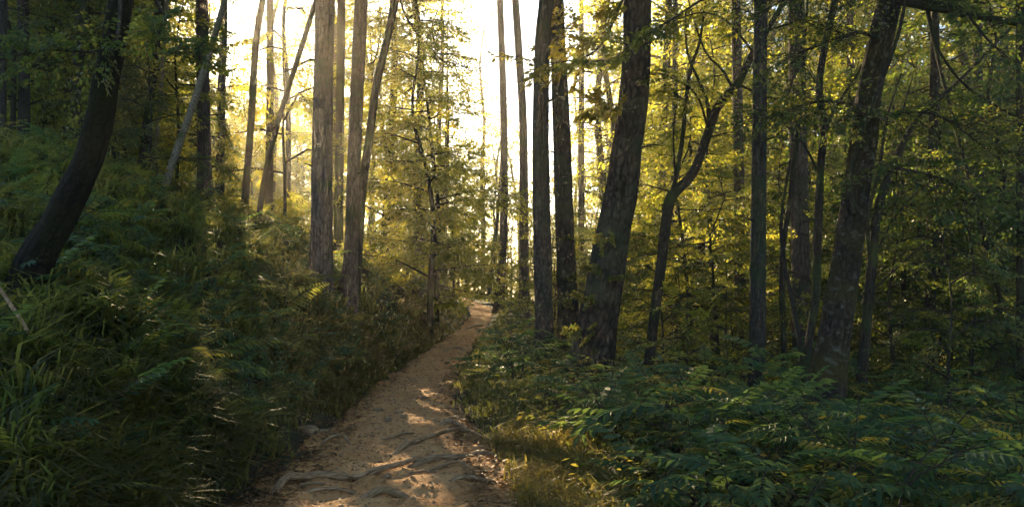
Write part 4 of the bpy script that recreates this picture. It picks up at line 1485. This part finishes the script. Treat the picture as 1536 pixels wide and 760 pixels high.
# loose grit
r = np.random.default_rng(5)
n = 5200
d = 4.6 + 22 * r.random(n) ** 1.5
x = np.interp(d, PD, PX) + r.uniform(-1, 1, n) * np.interp(d, PD, PW) * .95
s = (.003 + .014 * r.random(n) ** 2.5) * (1 + d / 25)
z = top_z(x, d) + .002
O8 = np.array([[1, 0, 0], [0, 1, 0], [-1, 0, 0], [0, -1, 0], [0, 0, .7], [0, 0, -.7]])
V = (O8[None] * r.uniform(.6, 1.3, (n, 6, 1)) * s[:, None, None] + np.stack([x, d, z], 1)[:, None])
f = np.array([[0, 1, 4], [1, 2, 4], [2, 3, 4], [3, 0, 4], [1, 0, 5], [2, 1, 5], [3, 2, 5], [0, 3, 5]])
mb = MB()
mb.add(V.reshape(-1, 3), (np.arange(n)[:, None, None] * 6 + f[None]).reshape(-1, 3))
tag(kind(ob('gravel', mb.mesh('gravel', [M_GRIT], False)), 'stuff'), 'fine grit and pebbles on the trodden earth', 'gravel')

# the bare stick leaning in the grass
a, b = at(-25, 402, 6.3), at(42, 497, 5.9)
mb = MB()
tube(mb, np.array([[0, 0, 0], (b - a) * .5 + [0, 0, .02], b - a]), [.008, .012, .014], 8, .05, .12)
tag(ob('fallen_branch', mb.mesh('fallen_branch', [M_ROOT]), None, a), 'bare pale stick leaning in the grass below the mossy leaning trunk', 'stick')

finish_labels()
plant_labels()

# ------------------------------------------------------------------ light, sky, haze
sun_p = at(322, 36, 1.0) - np.array([0, 0, CAM_Z])
sun_d = unit(sun_p)
el = math.asin(sun_d[2])
azm = math.atan2(sun_d[0], sun_d[1])            # from +Y towards +X
SUN, SKY, EXPO, HAZE = 5.0, .058, 2.85, .0010
sl = bpy.data.lights.new('sun', 'SUN')
sl.energy = SUN
sl.angle = R(.5)
sl.color = (1, .75, .42)
so = bpy.data.objects.new('sun', sl)
COL.objects.link(so)
so.location = (-20, 60, 40)
from mathutils import Vector
so.rotation_euler = Vector(sun_d).to_track_quat('Z', 'Y').to_euler()

w = bpy.data.worlds.new('World')
SC.world = w
w.use_nodes = True
nt = w.node_tree
bg = nt.nodes['Background']
sky = nt.nodes.new('ShaderNodeTexSky')
sky.sky_type = 'NISHITA'
sky.sun_disc = False
sky.sun_elevation = el
sky.sun_rotation = azm
sky.dust_density = .7
sky.ozone_density = 2.5
nt.links.new(sky.outputs[0], bg.inputs['Color'])
bg.inputs['Strength'].default_value = SKY

mb = MB()
x0, x1, y0, y1, z0, z1 = -600, 600, -120, 950, -9, 36
V = [(x, y, z) for z in (z0, z1) for y in (y0, y1) for x in (x0, x1)]
mb.add(V, [[0, 2, 3, 1], [4, 5, 7, 6], [0, 1, 5, 4], [2, 6, 7, 3], [0, 4, 6, 2], [1, 3, 7, 5]])
hm, nt, N, L = new_mat('air')
pv = N('ShaderNodeVolumePrincipled')
pv.inputs['Color'].default_value = (.98, .93, .82, 1)
pv.inputs['Density'].default_value = HAZE
pv.inputs['Anisotropy'].default_value = .68
o = N('ShaderNodeOutputMaterial')
L(pv.outputs[0], o.inputs['Volume'])
tag(kind(ob('haze', mb.mesh('haze', [hm], False)), 'stuff'), 'pale golden haze filling the air of the wood', 'haze')

SC.view_settings.view_transform = 'Standard'
SC.view_settings.look = 'None'
SC.view_settings.exposure = EXPO
SC.view_settings.gamma = 1
cy = SC.cycles
cy.max_bounces = 6
cy.diffuse_bounces = 3
cy.glossy_bounces = 2
cy.transmission_bounces = 4
cy.volume_bounces = 0
cy.transparent_max_bounces = 6
cy.caustics_reflective = False
cy.caustics_refractive = False
cy.sample_clamp_indirect = 3
cy.use_adaptive_sampling = True
cy.adaptive_threshold = .02
cy.use_denoising = True
cy.denoiser = 'OPENIMAGEDENOISE'
